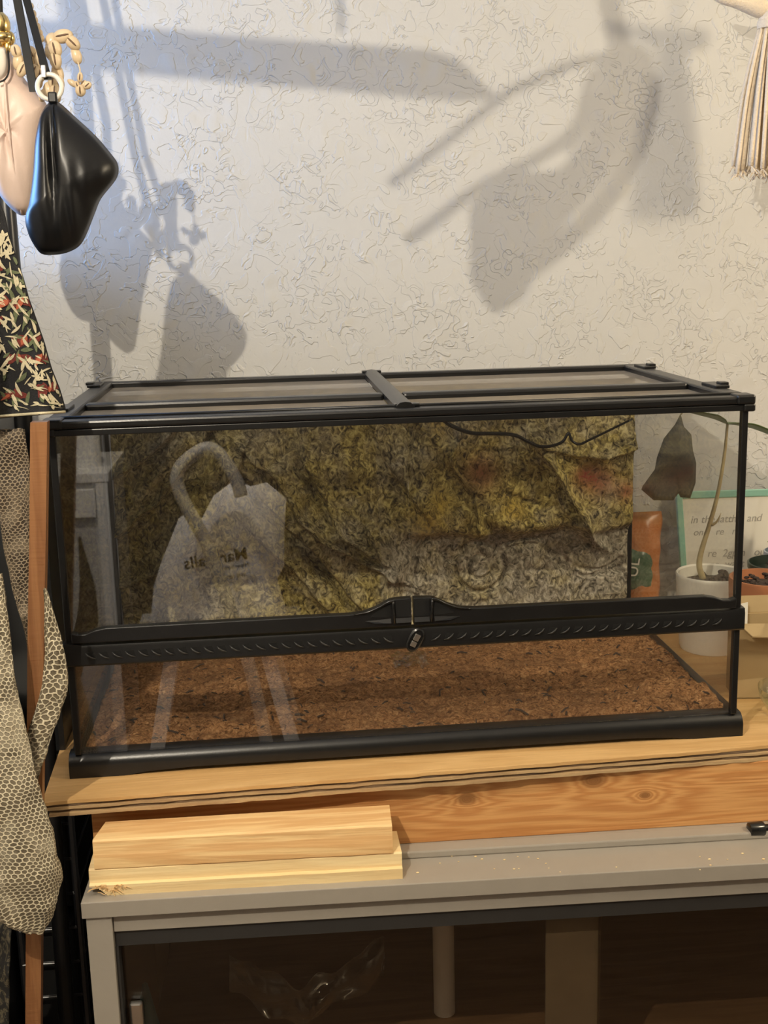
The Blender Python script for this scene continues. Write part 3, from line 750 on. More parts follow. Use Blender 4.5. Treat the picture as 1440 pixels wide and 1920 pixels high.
# mint edged note board leaning on the wall
nb0 = Vector((.575, .555, .001)); tilt = math.atan2(.040, .225)
NB = thing('note_board', tuple(nb0), 'mint-edged board with a handwritten note leaning on the wall behind the potted plant', 'note board')
U = Vector((.999, -.02, -.01)); V = Vector((-.03, math.sin(tilt), math.cos(tilt))); N = U.cross(V).normalized()
def nbp(u, v, d=0): return nb0+U*u+V*v-N*(-d)
def nbox(u0, u1, v0, v1, d0, d1): return MB().hexa([nbp(u0, v0, d0), nbp(u1, v0, d0), nbp(u1, v0, d1), nbp(u0, v0, d1)], [nbp(u0, v1, d0), nbp(u1, v1, d0), nbp(u1, v1, d1), nbp(u0, v1, d1)])
BW, BH = .30, .232
obj('backing', nbox(.004, BW-.004, .004, BH-.004, -.004, .001), M['white'], NB)
obj('sheet', nbox(.010, BW-.010, .010, BH-.012, .001, .0022), M['paper'], NB)
obj('frame_edge', nbox(0, .012, 0, BH, -.004, .005), M['mint'], NB, bevel=.002)
obj('frame_edge', nbox(BW-.012, BW, 0, BH, -.004, .005), M['mint'], NB, bevel=.002)
obj('frame_edge', nbox(.012, BW-.012, BH-.014, BH, -.004, .005), M['mint'], NB, bevel=.002)
obj('frame_edge', nbox(.012, BW-.012, 0, .012, -.004, .005), M['mint'], NB, bevel=.002)
def onboard(u, v): 
    m = Matrix((U.normalized(), (N.cross(U)).normalized(), N)).transposed().to_4x4(); return Matrix.Translation(nbp(u, v, .0026)) @ m
for s_, u, v, sz in (('in the lattha  and  c', .024, .172, .020), ('one   re   re', .028, .149, .018), ('re  2gpm   out o', .052, .108, .020), ('one  want  for', .044, .088, .019)):
    text('handwriting', s_, sz, M['ink'], onboard(u, v), NB, shear=.25)

# terracotta pot
TX, TY = .598, .252
tp = thing('terracotta_pot', (TX, TY, 0), 'terracotta pot of dry soil behind the cardboard box', 'flower pot')
obj('pot', MB().lathe([(.001, .0005), (.036, .0005), (.047, .095), (.0545, .097), (.0570, .150), (.0560, .1545), (.0520, .1545), (.0500, .138), (.002, .138)], (TX, TY, 0), 40), M['terra'], tp, auto=.6)
pile((TX, TY, 0), .050, .139, M['potsoil'], tp, 30, .006)
# black nursery pot
NX, NY = .686, .385
np_ = thing('nursery_pot', (NX, NY, 0), 'dark green plastic nursery pot behind the terracotta pot', 'flower pot')
obj('pot', MB().lathe([(.001, .0005), (.042, .0005), (.054, .130), (.058, .131), (.0585, .140), (.0555, .141), (.052, .125), (.002, .120)], (NX, NY, 0), 36), plain('dark_green_plastic', (.012, .022, .014), .35), np_, auto=.6)
pile((NX, NY, 0), .051, .121, M['potsoil'], np_, 20, .007)
# succulent
SX, SY = .742, .50
sc = thing('potted_succulent', (SX, SY, 0), 'yellow-green succulent in a pale blue pot before the note board', 'succulent')
obj('pot', MB().lathe([(.001, .0005), (.026, .0005), (.036, .085), (.0375, .130), (.035, .131), (.033, .118), (.002, .118)], (SX, SY, 0), 28), M['paleblue'], sc, auto=.6)
for k in range(22):
    a = k*2.4; e = .25+.055*k; L = .034
    d = Vector((math.cos(a)*math.cos(e), math.sin(a)*math.cos(e), math.sin(e))); p0 = Vector((SX, SY, .125+.0022*k))
    obj('leaf', MB().tube([p0, p0+d*L*.45, p0+d*L*.8+Vector((0, 0, .003)), p0+d*L+Vector((0, 0, .007))], lambda t: .0052*(1-t*t)+.0006, 6), M['succ'], sc, smooth=True)
# cardboard box
bx = thing('cardboard_box', (.56, .155, 0), 'open kraft cardboard box standing beside the right end of the terrarium', 'box')
b0 = [(.505, .133), (.62, .118), (.628, .178), (.512, .186)]
def wallp(a, b, z0, z1, z2=None):
    z2 = z1 if z2 is None else z2; th = Vector((0, 0, 0)); a = Vector((*a, 0)); b = Vector((*b, 0)); n_ = Vector((-(b-a).y, (b-a).x, 0)).normalized()*.0025
    return MB().hexa([a+Vector((0, 0, z0)), b+Vector((0, 0, z0)), b+n_+Vector((0, 0, z0)), a+n_+Vector((0, 0, z0))], [a+Vector((0, 0, z1)), b+Vector((0, 0, z2)), b+n_+Vector((0, 0, z2)), a+n_+Vector((0, 0, z1))])
for i in range(4): obj('side', wallp(b0[i], b0[(i+1)%4], .0005, .118), M['kraft'], bx)
obj('bottom', MB().prism([(x, y, .0005) for x, y in b0], (0, 0, .002)), M['kraft'], bx)
obj('flap', MB().prism([(.505, .133, .118), (.512, .186, .118), (.472, .190, .150), (.478, .140, .112)], (0, 0, .002)), M['kraft'], bx)
obj('flap', MB().prism([(.512, .186, .118), (.628, .178, .118), (.622, .186, .142), (.520, .194, .142)], (0, 0, .002)), M['kraft'], bx)
obj('flap', MB().prism([(.507, .133, .117), (.620, .118, .117), (.600, .100, .100), (.520, .112, .103)], (0, 0, .0018)), M['kraft'], bx)
pc = obj('paper_slip', MB().prism([(.516, .172, .100), (.536, .170, .100), (.538, .176, .138), (.520, .178, .134)], (0, .001, 0)), M['paper'], None)
tag(pc, 'white slip of paper sticking out of the cardboard box', 'paper')
# glass bowl
gx, gy = .566, .058
gb = thing('glass_bowl', (gx, gy, 0), 'shallow clear glass bowl in front of the cardboard box', 'bowl')
obj('bowl_wall', MB().lathe([(.001, .0005), (.026, .0005), (.042, .010), (.051, .026), (.054, .042), (.0525, .042), (.049, .027), (.040, .0125), (.025, .004), (.001, .004)], (gx, gy, 0), 40), M['bowlglass'], gb, smooth=True)
mb = MB()
for k in range(30):
    a = random.random()*2*PI; d = .034*math.sqrt(random.random()); r = random.uniform(.003, .006)
    mb.ball((gx+d*math.cos(a), gy+d*math.sin(a), .012+random.random()*.008), r, r*.8, r*.6, 6, 4)
obj('bark_chips', mb, M['terra'], gb)
# potting soil bag standing behind the terrarium, seen through its right pane
sb0 = at(1219, 1135, .555)
sb = thing('soil_bag', (sb0.x, .556, 0), 'orange and green potting soil bag wedged behind the terrarium', 'soil bag')
def pill(x0, x1, z0, z1, y, th):
    def fn(u, v):
        e = (math.sin(PI*u)*math.sin(PI*min(1, max(0, v*1.02))))**.5 if 0 < u < 1 and 0 < v < 1 else 0
        return (lerp(x0, x1, u)+.004*mn.noise((u*3, v*5, 1)), y-th*e+.004*mn.noise((u*4, v*7, 3))*e, lerp(z0, z1, v))
    return MB().grid(fn, 16, 26)
obj('bag_body', pill(.455, .535, .0, .198, .575, .024), M['bag_o'], sb, smooth=True, solid=.001)
obj('green_print', pill(.456, .516, .055, .135, .5585, .012), M['bag_g'], sb, smooth=True, solid=.001)
text('lettering', 'UL', .030, M['paper'], Matrix.Translation((.482, .5445, .082)) @ Matrix.Rotation(math.radians(-82), 4, 'Y') @ Matrix.Rotation(math.radians(90), 4, 'X'), sb)

# macrame tassel
tt = at(1446, 60, .47)
mc = thing('macrame_hanging', (tt.x, .47, 1.0), 'cream macrame hanging with frayed cord tassel at the upper right', 'macrame')
nk = at(1446, 34, .47); bt = at(1430, 330, .47)
obj('neck_wrap', MB().lathe([(.010, -.016), (.0215, -.016), (.0225, -.010), (.0215, -.004), (.0195, -.003), (.0205, .012), (.0215, .026), (.010, .030)], (nk.x, .47, nk.z), 24), M['cord'], mc, auto=.6)
random.seed(11)
for k in range(34):
    a = 2*PI*k/34*2.618; rr = math.sqrt((k+.5)/34); L = lerp(.225, .245, random.random())
    top = Vector((nk.x+.017*rr*math.cos(a), .47+.017*rr*math.sin(a), nk.z-.012))
    bot = Vector((nk.x-.004+.050*rr*math.cos(a), .47+.040*rr*math.sin(a), nk.z-L))
    md = top.lerp(bot, .45)+Vector((.006*rr*math.cos(a), .006*rr*math.sin(a), 0))
    cdp = spline([top, md, bot], 5)
    c_ = obj('cord', MB().tube(cdp, .0034, 6), M['cord'], mc, smooth=True)
    fr = MB()
    for q in range(4):
        d = Vector((random.uniform(-.010, .010), random.uniform(-.010, .010), -random.uniform(.006, .014))); fr.tube([bot, bot+d*.6+Vector((0, 0, .001)), bot+d], .0011, 4)
    obj('frayed_end', fr, M['cord'], c_)
# woven arm above the tassel
arm = [at(1330, -14, .47), at(1352, -4, .47), at(1385, 2, .47), at(1420, 12, .47), at(1450, 16, .47), at(1500, 14, .47)]
obj('woven_band', MB().tube(spline(arm, 6), lambda t: .004+.013*min(1, t*1.6), 10), M['cord'], mc, smooth=True)
obj('hanging_cord', MB().tube([(nk.x, .47, nk.z+.02), (nk.x+.03, .50, 1.35), (nk.x+.05, .52, CZ)], .004, 6), M['cord'], mc)

# ------------------------------------------------------------------ left: rack, bags, cloth, sheds
def puffy(outline, y, th, n=10, nz=.0, seed=0, back=.6):
    pts = [at(a, b, y) for a, b in outline]
    pts = spline(pts+[pts[0]], 4)[:-1]
    c = sum(pts, Vector())/len(pts); R = []
    for k in range(n+1):
        s = 1-k/n*.985; d = -th*math.sqrt(max(0, 1-s**2.4))
        R.append([c+(p-c)*s+Vector((0, d+nz*d*mn.noise((p.x*30, p.z*16+s*3, seed)), 0)) for p in pts])
    Rb = [[c+(p-c)*s+Vector((0, th*back*math.sqrt(max(0, 1-s**2.4)), 0)) for p in pts] for s in [1-k/6*.98 for k in range(1, 7)]]
    return MB().rings(list(reversed(Rb))+R), pts
rk = thing('garment_rack', (-.53, .16, FZ), 'black metal clothes rack pole behind the handbags', 'clothes rack')
rp = at(27, 500, .17); RX = rp.x-.004
obj('pole', MB().tube([(RX-.02, .17, FZ+.02), (RX, .17, .6), (RX, .17, 1.45)], .0125, 14), M['rack'], rk, smooth=True)
obj('top_bar', MB().tube([(RX-.55, .17, 1.44), (RX+.08, .17, 1.44)], .0125, 14), M['rack'], rk, smooth=True)
obj('foot_bar', MB().tube([(RX-.02, -.05, FZ+.013), (RX-.02, .185, FZ+.013)], .0125, 12), M['rack'], rk, smooth=True)
# pink bag
YPk = .125
pk = thing('pink_handbag', tuple(at(20, 400, YPk)), 'pale pink leather handbag with gold clasp hanging at far left', 'handbag')
ol = [(-70, 120), (-30, 92), (5, 82), (16, 92), (38, 135), (60, 165), (84, 190), (87, 205), (78, 250), (68, 310), (60, 370), (54, 398), (40, 404), (25, 395), (8, 378), (-15, 350), (-60, 330), (-90, 250)]
mbp, _ = puffy(ol, YPk, .030, 10, .25, 2)
obj('bag_body', mbp, M['pinkl'], pk, smooth=True)
obj('seam', MB().tube(spline([at(8, 150, YPk-.030), at(14, 220, YPk-.034), at(22, 290, YPk-.031), at(34, 360, YPk-.021), at(40, 402, YPk-.004)], 5), .0011, 6), M['pinkl'], pk, smooth=True)
obj('thong', MB().tube(spline([at(15, 95, YPk-.020), at(17, 130, YPk-.028), at(10, 148, YPk-.032), at(-4, 155, YPk-.034)], 5), .0012, 6), M['blackl'], pk, smooth=True)
obj('flap', puffy([(-40, 95), (0, 88), (12, 96), (14, 130), (6, 148), (-10, 156), (-40, 150)], YPk-.022, .010, 6)[0], plain('white_leather', (.80, .74, .66), .4), pk, smooth=True)
clasp = obj('clasp', MB().ball(at(0, 48, YPk-.01), .013, .010, .017).ball(at(2, 70, YPk-.012), .016, .010, .008).ball(at(20, 72, YPk-.012), .0055, .006, .0085).ball(at(14, 88, YPk-.012), .0045, .004, .008).ball(at(-4, 80, YPk-.012), .008, .006, .007), M['gold'], pk, smooth=True)
obj('strap', MB().tube([at(-2, 45, YPk), at(-6, -40, YPk), (RX-.03, .17, 1.425)], .006, 8), M['blackl'], pk)
# black bag
YB = .045
bb = thing('black_handbag', tuple(at(110, 478, YB)), 'glossy black slouchy handbag hanging from a cream ring', 'handbag')
ol = [(98, 190), (112, 193), (140, 218), (180, 255), (212, 293), (221, 308), (222, 325), (214, 342), (190, 372), (178, 400), (162, 440), (148, 462), (125, 474), (100, 478), (78, 476), (64, 460), (53, 438), (47, 410), (55, 380), (62, 320), (66, 262), (76, 215), (90, 194)]
pts = spline([at(a, b, YB) for a, b in ol]+[at(*ol[0], YB)], 4)[:-1]
cB = at(122, 350, YB); R = []
for k in range(17):
    s = 1-k/16*.985; R.append([])
    for p in pts:
        q = cB+(p-cB)*s
        d = .036*math.sqrt(max(0, 1-s**2.2))
        fold = (q.x-at(104, 300, YB).x)
        d *= 1-.38*math.exp(-(fold/.006)**2)*max(0, min(1, (q.z-.71)/.06))+.05*math.sin(fold*330+q.z*18)*max(0, min(1, (.80-q.z)/.06))*(1 if fold > 0 else .3)
        R[-1].append(q+Vector((0, -d, 0)))
Rb = [[cB+(p-cB)*s+Vector((0, .022*math.sqrt(max(0, 1-s**2.2)), 0)) for p in pts] for s in [1-k/6*.98 for k in range(1, 7)]]
obj('bag_body', MB().rings(list(reversed(Rb))+R), M['blackl'], bb, smooth=True)
obj('seam', MB().tube(spline([at(99, 196, YB-.010), at(99, 240, YB-.026), at(101, 285, YB-.026), at(106, 330, YB-.026), at(110, 362, YB-.029)], 6), .0010, 6), M['blackl'], bb, smooth=True)
rc = at(93, 163, YB)
ring = [[rc+Vector(((.0145+.003*math.cos(b))*math.cos(a), .003*math.sin(b), (.0145+.003*math.cos(b))*math.sin(a))) for b in [2*PI*j/8 for j in range(8)]] for a in [2*PI*i/28 for i in range(29)]]
obj('ring', MB().rings(ring, cap=False), M['cream'], bb, smooth=True)
obj('ring_loop', MB().box(at(99, 180, YB).x-.0055, at(99, 180, YB).x+.0055, YB-.006, YB+.004, at(99, 194, YB).z, at(99, 173, YB).z), M['blackl'], bb, bevel=.002)
def strap(pa, pb, wdt, mat, par, name='strap'):
    a, b = Vector(pa), Vector(pb); d = Vector((wdt/2, 0, 0)); t_ = Vector((0, .003, 0))
    return obj(name, MB().hexa([a-d, a+d, a+d+t_, a-d+t_], [b-d, b+d, b+d+t_, b-d+t_]), mat, par, bevel=.0006)
strap(at(90, 150, YB-.001), at(48, -6, YB+.045), .0095, M['blackl'], bb)
strap(at(63, 172, YB+.012), at(31, -6, YB+.050), .0105, M['blackl'], bb)
strap(at(48, -6, YB+.045), (RX+.01, .16, 1.43), .0095, M['blackl'], bb)
strap(at(31, -6, YB+.050), (RX-.005, .16, 1.43), .0105, M['blackl'], bb)
obj('buckle', MB().box(at(77, 130, YB-.004).x, at(86, 130, YB-.004).x, YB-.006, YB-.003, at(80, 146, YB-.004).z, at(80, 122, YB-.004).z), M['silver'], bb, bevel=.001)
# shell garland
YS = .10
sg = thing('shell_garland', tuple(at(90, 120, YS)), 'string of cream cowrie shells hanging behind the black handbag', 'shell garland')
sh = [(118, 68, 14, 9, 10), (97, 78, 12, 9, 70), (103, 92, 12, 9, 100), (136, 80, 12, 8, -45), (143, 104, 12, 7, -75), (104, 112, 13, 8, 95), (96, 100, 12, 8, 110), (108, 138, 13, 8, 100), (100, 150, 12, 7, 80), (112, 155, 12, 6, 95), (92, 170, 12, 8, 90), (103, 172, 12, 7, 85), (60, 100, 10, 7, 110), (58, 118, 12, 8, 80), (64, 135, 12, 7, 60), (30, 96, 9, 7, 100), (34, 115, 12, 7, 80), (42, 130, 11, 7, 60), (70, 152, 10, 7, 100), (82, 178, 10, 6, 60), (75, 112, 11, 7, 90), (76, 138, 11, 7, 90), (108, 178, 10, 5, 90), (150, 145, 7, 4, 80), (151, 170, 8, 7, 90), (136, 156, 8, 4, 145), (164, 160, 6, 5, 40), (145, 160, 6, 4, 110), (157, 158, 6, 4, 60)]
for k, (px, py, a, b, an) in enumerate(sh):
    c = at(px, py, YS+.004*math.sin(k*2.1)); R3 = Matrix.Rotation(-math.radians(an), 3, 'Y')
    s1 = obj('shell', MB().ball(c, a*.00094, b*.00085, b*.00096, 12, 8, R3), M['shell'], sg, smooth=True)
    if k % 3 != 1: obj('shell_slit', MB().ball(c+Vector((0, -b*.00078, 0)), a*.0006, .0008, b*.00012+.0003, 8, 5, R3), M['shelld'], s1, smooth=True)
for px, py in ((58, 12), (63, 26), (66, 38), (71, 50), (75, 62), (78, 72)):
    obj('shell_bead', MB().ball(at(px, py, YS), .0036, .0036, .0048, 8, 6), M['shell'], sg, smooth=True)
obj('string', MB().tube([at(80, 76, YS), at(57, 5, YS), (RX+.015, .16, 1.43)], .0008, 5), M['cord'], sg)
obj('string', MB().tube([at(146, 116, YS), at(150, 130, YS), at(150, 145, YS)], .0009, 5), M['shell'], sg)

# embroidered cloth
YC = -.10
EDGE = [(370, -6), (400, 8), (440, 16), (480, 30), (520, 44), (560, 54), (600, 68), (640, 82), (690, 96), (730, 112), (765, 122), (790, 120)]
def cloth_pt(u, v, off=0):
    py = lerp(372, 800-(26*u if v > .9 else 0)*(v-.9)*10, v)
    re = interp(EDGE, py); px = lerp(-190, re, u)
    y = YC+.014*math.sin(u*17+v*2.5)*(.3+v)+.008*mn.noise((u*6, v*4, 3))+off
    return at(px, py, y)
cl = thing('embroidered_cloth', tuple(at(20, 800, YC)), 'black cloth embroidered with cream leaves and red flowers hanging at left', 'cloth')
obj('fabric', MB().grid(lambda u, v: cloth_pt(u, v), 60, 60), M['cloth'], cl, smooth=True, solid=.002)
random.seed(21)
def petal(u, v, ang, L, wd, mb, off=-.0022, bend=0):
    base = cloth_pt(u, v, off); n = 7; l, r = [], []
    du = Vector((math.cos(ang), 0, math.sin(ang))); dn = Vector((-du.z, 0, du.x))
    for i in range(n+1):
        t = i/n; w_ = wd*math.sin(PI*min(1, t*.96+.04))**.8*(1-.4*t)
        c = base+du*L*t+dn*bend*math.sin(PI*t*.5)*L
        yo = 0.0
        l.append(c+dn*w_); r.append(c-dn*w_)
    def drape(p):   # lay the stitch on the folded fabric
        best = p; px = 720+F_PX*((p-CAM).dot(CR))/((p-CAM).dot(CF)); py = 960-F_PX*((p-CAM).dot(CU))/((p-CAM).dot(CF))
        re = interp(EDGE, py); u_ = (px+190)/(re+190); v_ = (py-372)/(800-372)
        if u_ > .995: u_ = .995
        if v_ > .97: v_ = .97
        return cloth_pt(max(0, u_), max(0, v_), off)
    L_ = [drape(p) for p in l]; R_ = [drape(p) for p in r]; o = len(mb.v)
    mb.v += [tuple(p) for p in L_+R_]; mb.f += [(o+i, o+i+1, o+n+2+i, o+n+1+i) for i in range(n)]
for nm, mat, cnt, Ls, ws in (('cream_leaves', 'cl1', 300, (.006, .019), (.0009, .0026)), ('green_leaves', 'cl3', 90, (.008, .020), (.0015, .004)), ('red_petals', 'cl2', 80, (.008, .018), (.003, .006)), ('coral_petals', 'cl4', 8, (.008, .018), (.002, .005))):
    mb = MB(); off = {'cl1': -.0032, 'cl3': -.0024, 'cl2': -.0020, 'cl4': -.0028}[mat]
    if mat in ('cl2', 'cl4'):
        cs = [(.90, .62), (.80, .30), (.97, .70), (.85, .46), (.72, .86), (.97, .45), (.80, .70), (.92, .83), (.66, .55)]
        for q in range(cnt):
            u, v = cs[q % len(cs)]; a = random.random()*2*PI
            petal(u+.02*math.cos(a), v+.02*math.sin(a), a, random.uniform(*Ls), random.uniform(*ws), mb, off, random.uniform(-.2, .2))
    else:
        for q in range(cnt):
            petal(random.uniform(.45, .99), random.uniform(.04, .93), random.choice((-1.0, -1.2, 1.2, 2.2, -.5, .6))+random.uniform(-.5, .5), random.uniform(*Ls), random.uniform(*ws), mb, off, random.uniform(-.5, .5))
    e = obj('embroidery', mb, M[mat], cl); e['kind'] = 'stuff'
mb = MB()
obj('hem', MB().tube([cloth_pt(u/30, .985, -.001) for u in range(0, 31)], .0018, 6), M['cl1'], cl, smooth=True)

bd = thing('shade_board', (-.49, .33, 0), 'thin black board added to darken the gap left of the terrarium', 'board')  # board added to blacken the strip beside and behind the left pane
obj('panel', MB().box(-.4895, -.4840, .10, .54, .0005, .440), M['rack'], bd, bevel=.001)
obj('edge_tape', MB().box(-.4905, -.4830, .0955, .0995, .0005, .440), M['black'], bd)

# wooden pole (garden stake) between the sheds
YP = -.105
wp = [at(75, 790, YP), at(73, 1000, YP), at(69, 1200, YP), at(67, 1450, YP), at(64, 1920, YP)]
dn = (wp[-1]-wp[-2]).normalized(); fl = wp[-1]+dn*((FZ-wp[-1].z)/dn.z)
R = []
for p in [wp[0]]+wp[1:]+[fl]:
    R.append([p+Vector((x, y, 0)) for x, y in ((-.0095, -.0085), (.0095, -.0085), (.0095, .0085), (-.0095, .0085))])
R[-1] = [Vector((q.x, q.y, FZ)) for q in R[-1]]
tag(obj('wooden_pole', MB().rings(R), M['stake'], auto=.5), 'varnished brown wooden pole standing left of the terrarium', 'pole')

# shed reptile skins
def shed(name, label, rows, y, mat, dz=.35, cellpx=8.5, seed=0):
    R = []; uvs = []; n = 28; L = 0; prev = None
    tab = spline([(cx, cy, w_) for cy, cx, w_, *_ in rows], 7)
    ytab = [(r[0], r[3] if len(r) > 3 else y) for r in rows]
    for p in tab:
        cx, cy, w_ = p; yy = interp(ytab, cy)
        c = at(cx, cy, yy); half = (at(cx+w_, cy, yy)-c).length
        if prev is not None: L += (c-prev).length
        prev = c; ring = []; urow = []
        for k in range(n):
            a = 2*PI*k/n
            f = 1+.10*mn.noise((math.cos(a)*2, math.sin(a)*2, cy*.012+seed))+.16*mn.noise((math.cos(a)*5+cy*.02, math.sin(a)*5, cy*.035+seed))*(1 if abs(math.cos(a)) < .8 else .25)
            q = c+Vector((half*math.cos(a)*f, -half*dz*math.sin(a)*f+.006*mn.noise((k*.5, cy*.02, seed)), .004*mn.noise((k*.35, cy*.03, seed+5))))
            ring.append(q); urow.append((a/(2*PI)*max(8, round(2*PI*half*.72/(cellpx*.00075))), L/(cellpx*.00075)))
        R.append(ring); uvs.append(urow)
    mb = MB().rings(R, cap=False)
    me = bpy.data.meshes.new(name); me.from_pydata(mb.v, [], mb.f); me.update(); me.materials.append(mat)
    ul = me.uv_layers.new(name='UVMap'); nu_ = n
    for poly in me.polygons:
        poly.use_smooth = True
        ks = [(me.loops[li].vertex_index//nu_, me.loops[li].vertex_index % nu_) for li in poly.loop_indices]
        wrap = {k for _, k in ks} == {0, n-1}
        for li, (r, k) in zip(poly.loop_indices, ks):
            u_, v_ = uvs[r][k]
            if wrap and k == 0: u_ = uvs[r][n-1][0]*n/(n-1)
            ul.data[li].uv = (u_, v_)
    o = bpy.data.objects.new(name, me); COL.objects.link(o); return tag(o, label, 'shed skin', 'shed reptile skins')
shed('shed_skin', 'brown and tan shed reptile skin twisting behind the wooden pole', [(806, 16, 30, -.07), (880, 24, 32, -.07), (960, 28, 30, -.07), (1040, 34, 25, -.07), (1110, 43, 17, -.07), (1160, 52, 13, -.075), (1215, 62, 11, -.08), (1270, 72, 13, -.08), (1330, 76, 15, -.08)], -.07, M['shedA'], .28, 6, 1)
shed('shed_skin', 'pale shed reptile skin narrowing to a tip right of the wooden pole', [(1104, 84, 2), (1150, 92, 9), (1200, 100, 16), (1250, 104, 21), (1300, 100, 25), (1350, 84, 25), (1400, 68, 24), (1450, 52, 24), (1490, 40, 24)], -.134, M['shedB'], .25, 9.0, 4)
shed('shed_skin', 'large pale netted shed reptile skin hanging lowest at far left', [(1075, -14, 18), (1150, -12, 26), (1230, -10, 33), (1300, -10, 42), (1370, -6, 56), (1450, 0, 66), (1520, 10, 76), (1580, 22, 80), (1640, 36, 80), (1690, 38, 70), (1725, 50, 48), (1750, 66, 16)], -.165, M['shedB'], .30, 7.6, 9)

# added unseen tower shading the low wall, and wire rack in the corner behind
dt = thing('shade_tower', (-.88, .35, FZ), 'unseen black tower added to shade the low wall from the window', 'shade tower')
tx0, tx1, ty0, ty1 = -1.16, -.605, .12, .575
obj('carcass', MB().box(tx0, tx1, ty0, ty1, FZ+.001, .70), M['rack'], dt, bevel=.004)
for k in range(7): obj('drawer', MB().box(tx0+.02, tx1-.02, ty0-.014, ty0-.0005, FZ+.04+k*.21, FZ+.235+k*.21), M['rack'], dt, bevel=.004)
wr = thing('wire_rack', (-.55, .30, FZ), 'black wire rack with dark crates between shed skins and cabinet', 'wire rack')
rx0, rx1, ry0, ry1 = -.595, -.505, .205, .56
for x in (rx0, rx1):
    for y in (ry0, ry1): obj('rack_post', MB().tube([(x, y, FZ), (x, y, -.035)], .006, 8), M['rack'], wr)
for k in range(14):
    z = FZ+.05+k*.058
    obj('wire', MB().tube([(rx0, ry0-.004, z), (rx1, ry0-.004, z), (rx1+.004, ry1, z)], .0026, 6), M['rack'], wr)
for k in range(3):
    z = FZ+.02+k*.26
    obj('crate', MB().box(rx0+.01, rx1-.01, ry0+.012, ry1-.01, z, z+.235), M['hole'], wr, bevel=.004)
# dark patterned bundle low at far left
def bund(u, v):
    p = at(lerp(-160, 22, u), lerp(1690, 1960, v), -.06)
    return (p.x, p.y+.02*math.sin(u*9+v*3)+.012*mn.noise((u*5, v*6, 2)), p.z)
def mk_pat():
    t = NT('dark_patterned_cloth'); v = t.coords(); n = t.noise(v, 60, 3, .6, 2)
    t.base(t.ramp(n, [(.5, (.012, .011, .010)), (.58, (.12, .10, .06)), (.66, (.03, .025, .02))]), .85); return t.m
tag(obj('patterned_cloth', MB().grid(bund, 24, 30), mk_pat(), smooth=True, solid=.002), 'dark patterned cloth hanging below the large shed skin', 'cloth')

# ------------------------------------------------------------------ things in the room behind the camera (seen as reflections in the doors)
def refl(px, py, y):      # point of the room whose mirror image in the door glass shows there
    q = at(px, py, y); return Vector((q.x, -q.y, q.z))
YM = 2.1
ss = thing('step_stool', (-.36, -YM, FZ), 'white wooden stool reflected in the terrarium glass', 'stool')
zt = -.452
obj('seat', MB().box(-.62, -.10, -YM-.20, -YM+.16, zt-.03, zt), M['white'], ss, bevel=.006)
for x0, x1 in ((-.50, -.575), (-.22, -.135)):
    for dy0, dy1 in ((.10, .15), (-.12, -.18)):
        a = Vector((x0, -YM+dy0, zt-.03)); b = Vector((x1, -YM+dy1, FZ)); d = Vector((.022, 0, 0)); e = Vector((0, .018, 0))
        obj('leg', MB().hexa([b-d-e, b+d-e, b+d+e, b-d+e], [a-d-e, a+d-e, a+d+e, a-d+e]), M['white'], ss)
bagp = [(282, 1168), (288, 1100), (300, 1060), (335, 972), (345, 965), (372, 985), (400, 930), (440, 900), (470, 912), (500, 905), (537, 935), (533, 1000), (533, 1060), (520, 1085), (545, 1172), (420, 1178)]
op = [refl(a, b, YM) for a, b in bagp]
sbag = thing('shopping_bag', (-.36, -YM, zt), 'white plastic shopping bag reflected in the terrarium door', 'shopping bag')
cb = sum(op, Vector())/len(op); R = []
for k in range(9):
    s = 1-k/8*.97; dd = .05*math.sqrt(max(0, 1-s**2.5))
    R.append([cb+(p-cb)*s+Vector((0, dd+.012*mn.noise((p.x*9+s, p.z*9, s*4)), 0)) for p in op])
Rb = [[cb+(p-cb)*s+Vector((0, -.05*math.sqrt(max(0, 1-s**2.5)), 0)) for p in op] for s in (.03, .3, .6, .85)]
mnz = min(min(q.z for q in r) for r in R+Rb)
obj('bag_body', MB().rings(Rb+R), M['bagpaper'], sbag, auto=.9)
def rtext(s_, px, py, size, mat):
    p = refl(px, py, YM-.09); m = Matrix(((-1, 0, 0), (0, 0, 1), (0, 1, 0))).transposed().to_4x4()
    m = Matrix(((-1, 0, 0, 0), (0, 0, 1, 0), (0, 1, 0, 0), (0, 0, 0, 1)))
    return text('lettering', s_, size, mat, Matrix.Translation(p) @ Matrix.Rotation(math.radians(-7), 4, 'Y') @ m, sbag, align='CENTER', bold=size*.02)
rtext('Marshalls', 406, 1058, .052, M['darkink']); rtext('Never boring', 440, 1066, .016, M['darkink']); rtext('THE NEW', 440, 1085, .016, M['darkink'])
tb = [refl(a, b, YM-.18) for a, b in ((452, 930), (445, 905), (425, 868), (405, 846), (385, 841), (358, 856), (338, 876), (331, 898), (338, 925), (352, 955), (382, 1010), (412, 1085), (440, 1170), (470, 1260), (505, 1390))]
tb[-1].z = FZ+.02
tag(obj('bent_tube', MB().tube(spline(tb, 5), .020, 12), M['tubegrey'], smooth=True), 'pale grey bent tube standing before the white bag in the reflection', 'tube')
scab = thing('side_cabinet', (-.85, -YM, FZ), 'pale grey side cabinet reflected at the left of the terrarium glass', 'cabinet')
a0 = refl(200, 885, YM); a1 = refl(60, 885, YM)
cx0, cx1, czt = a1.x-.25, a0.x, a0.z
M['cabgrey'] = plain('pale_grey_lacquer', (.50, .50, .51), .4)
obj('body', MB().box(cx0, cx1, -YM-.40, -YM, FZ, czt-.03), M['cabgrey'], scab, bevel=.003)
obj('top', MB().box(cx0-.01, cx1+.006, -YM-.41, -YM+.012, czt-.03, czt), M['white'], scab, bevel=.003)
d0 = refl(176, 918, YM-.02); d1 = refl(112, 974, YM-.02)
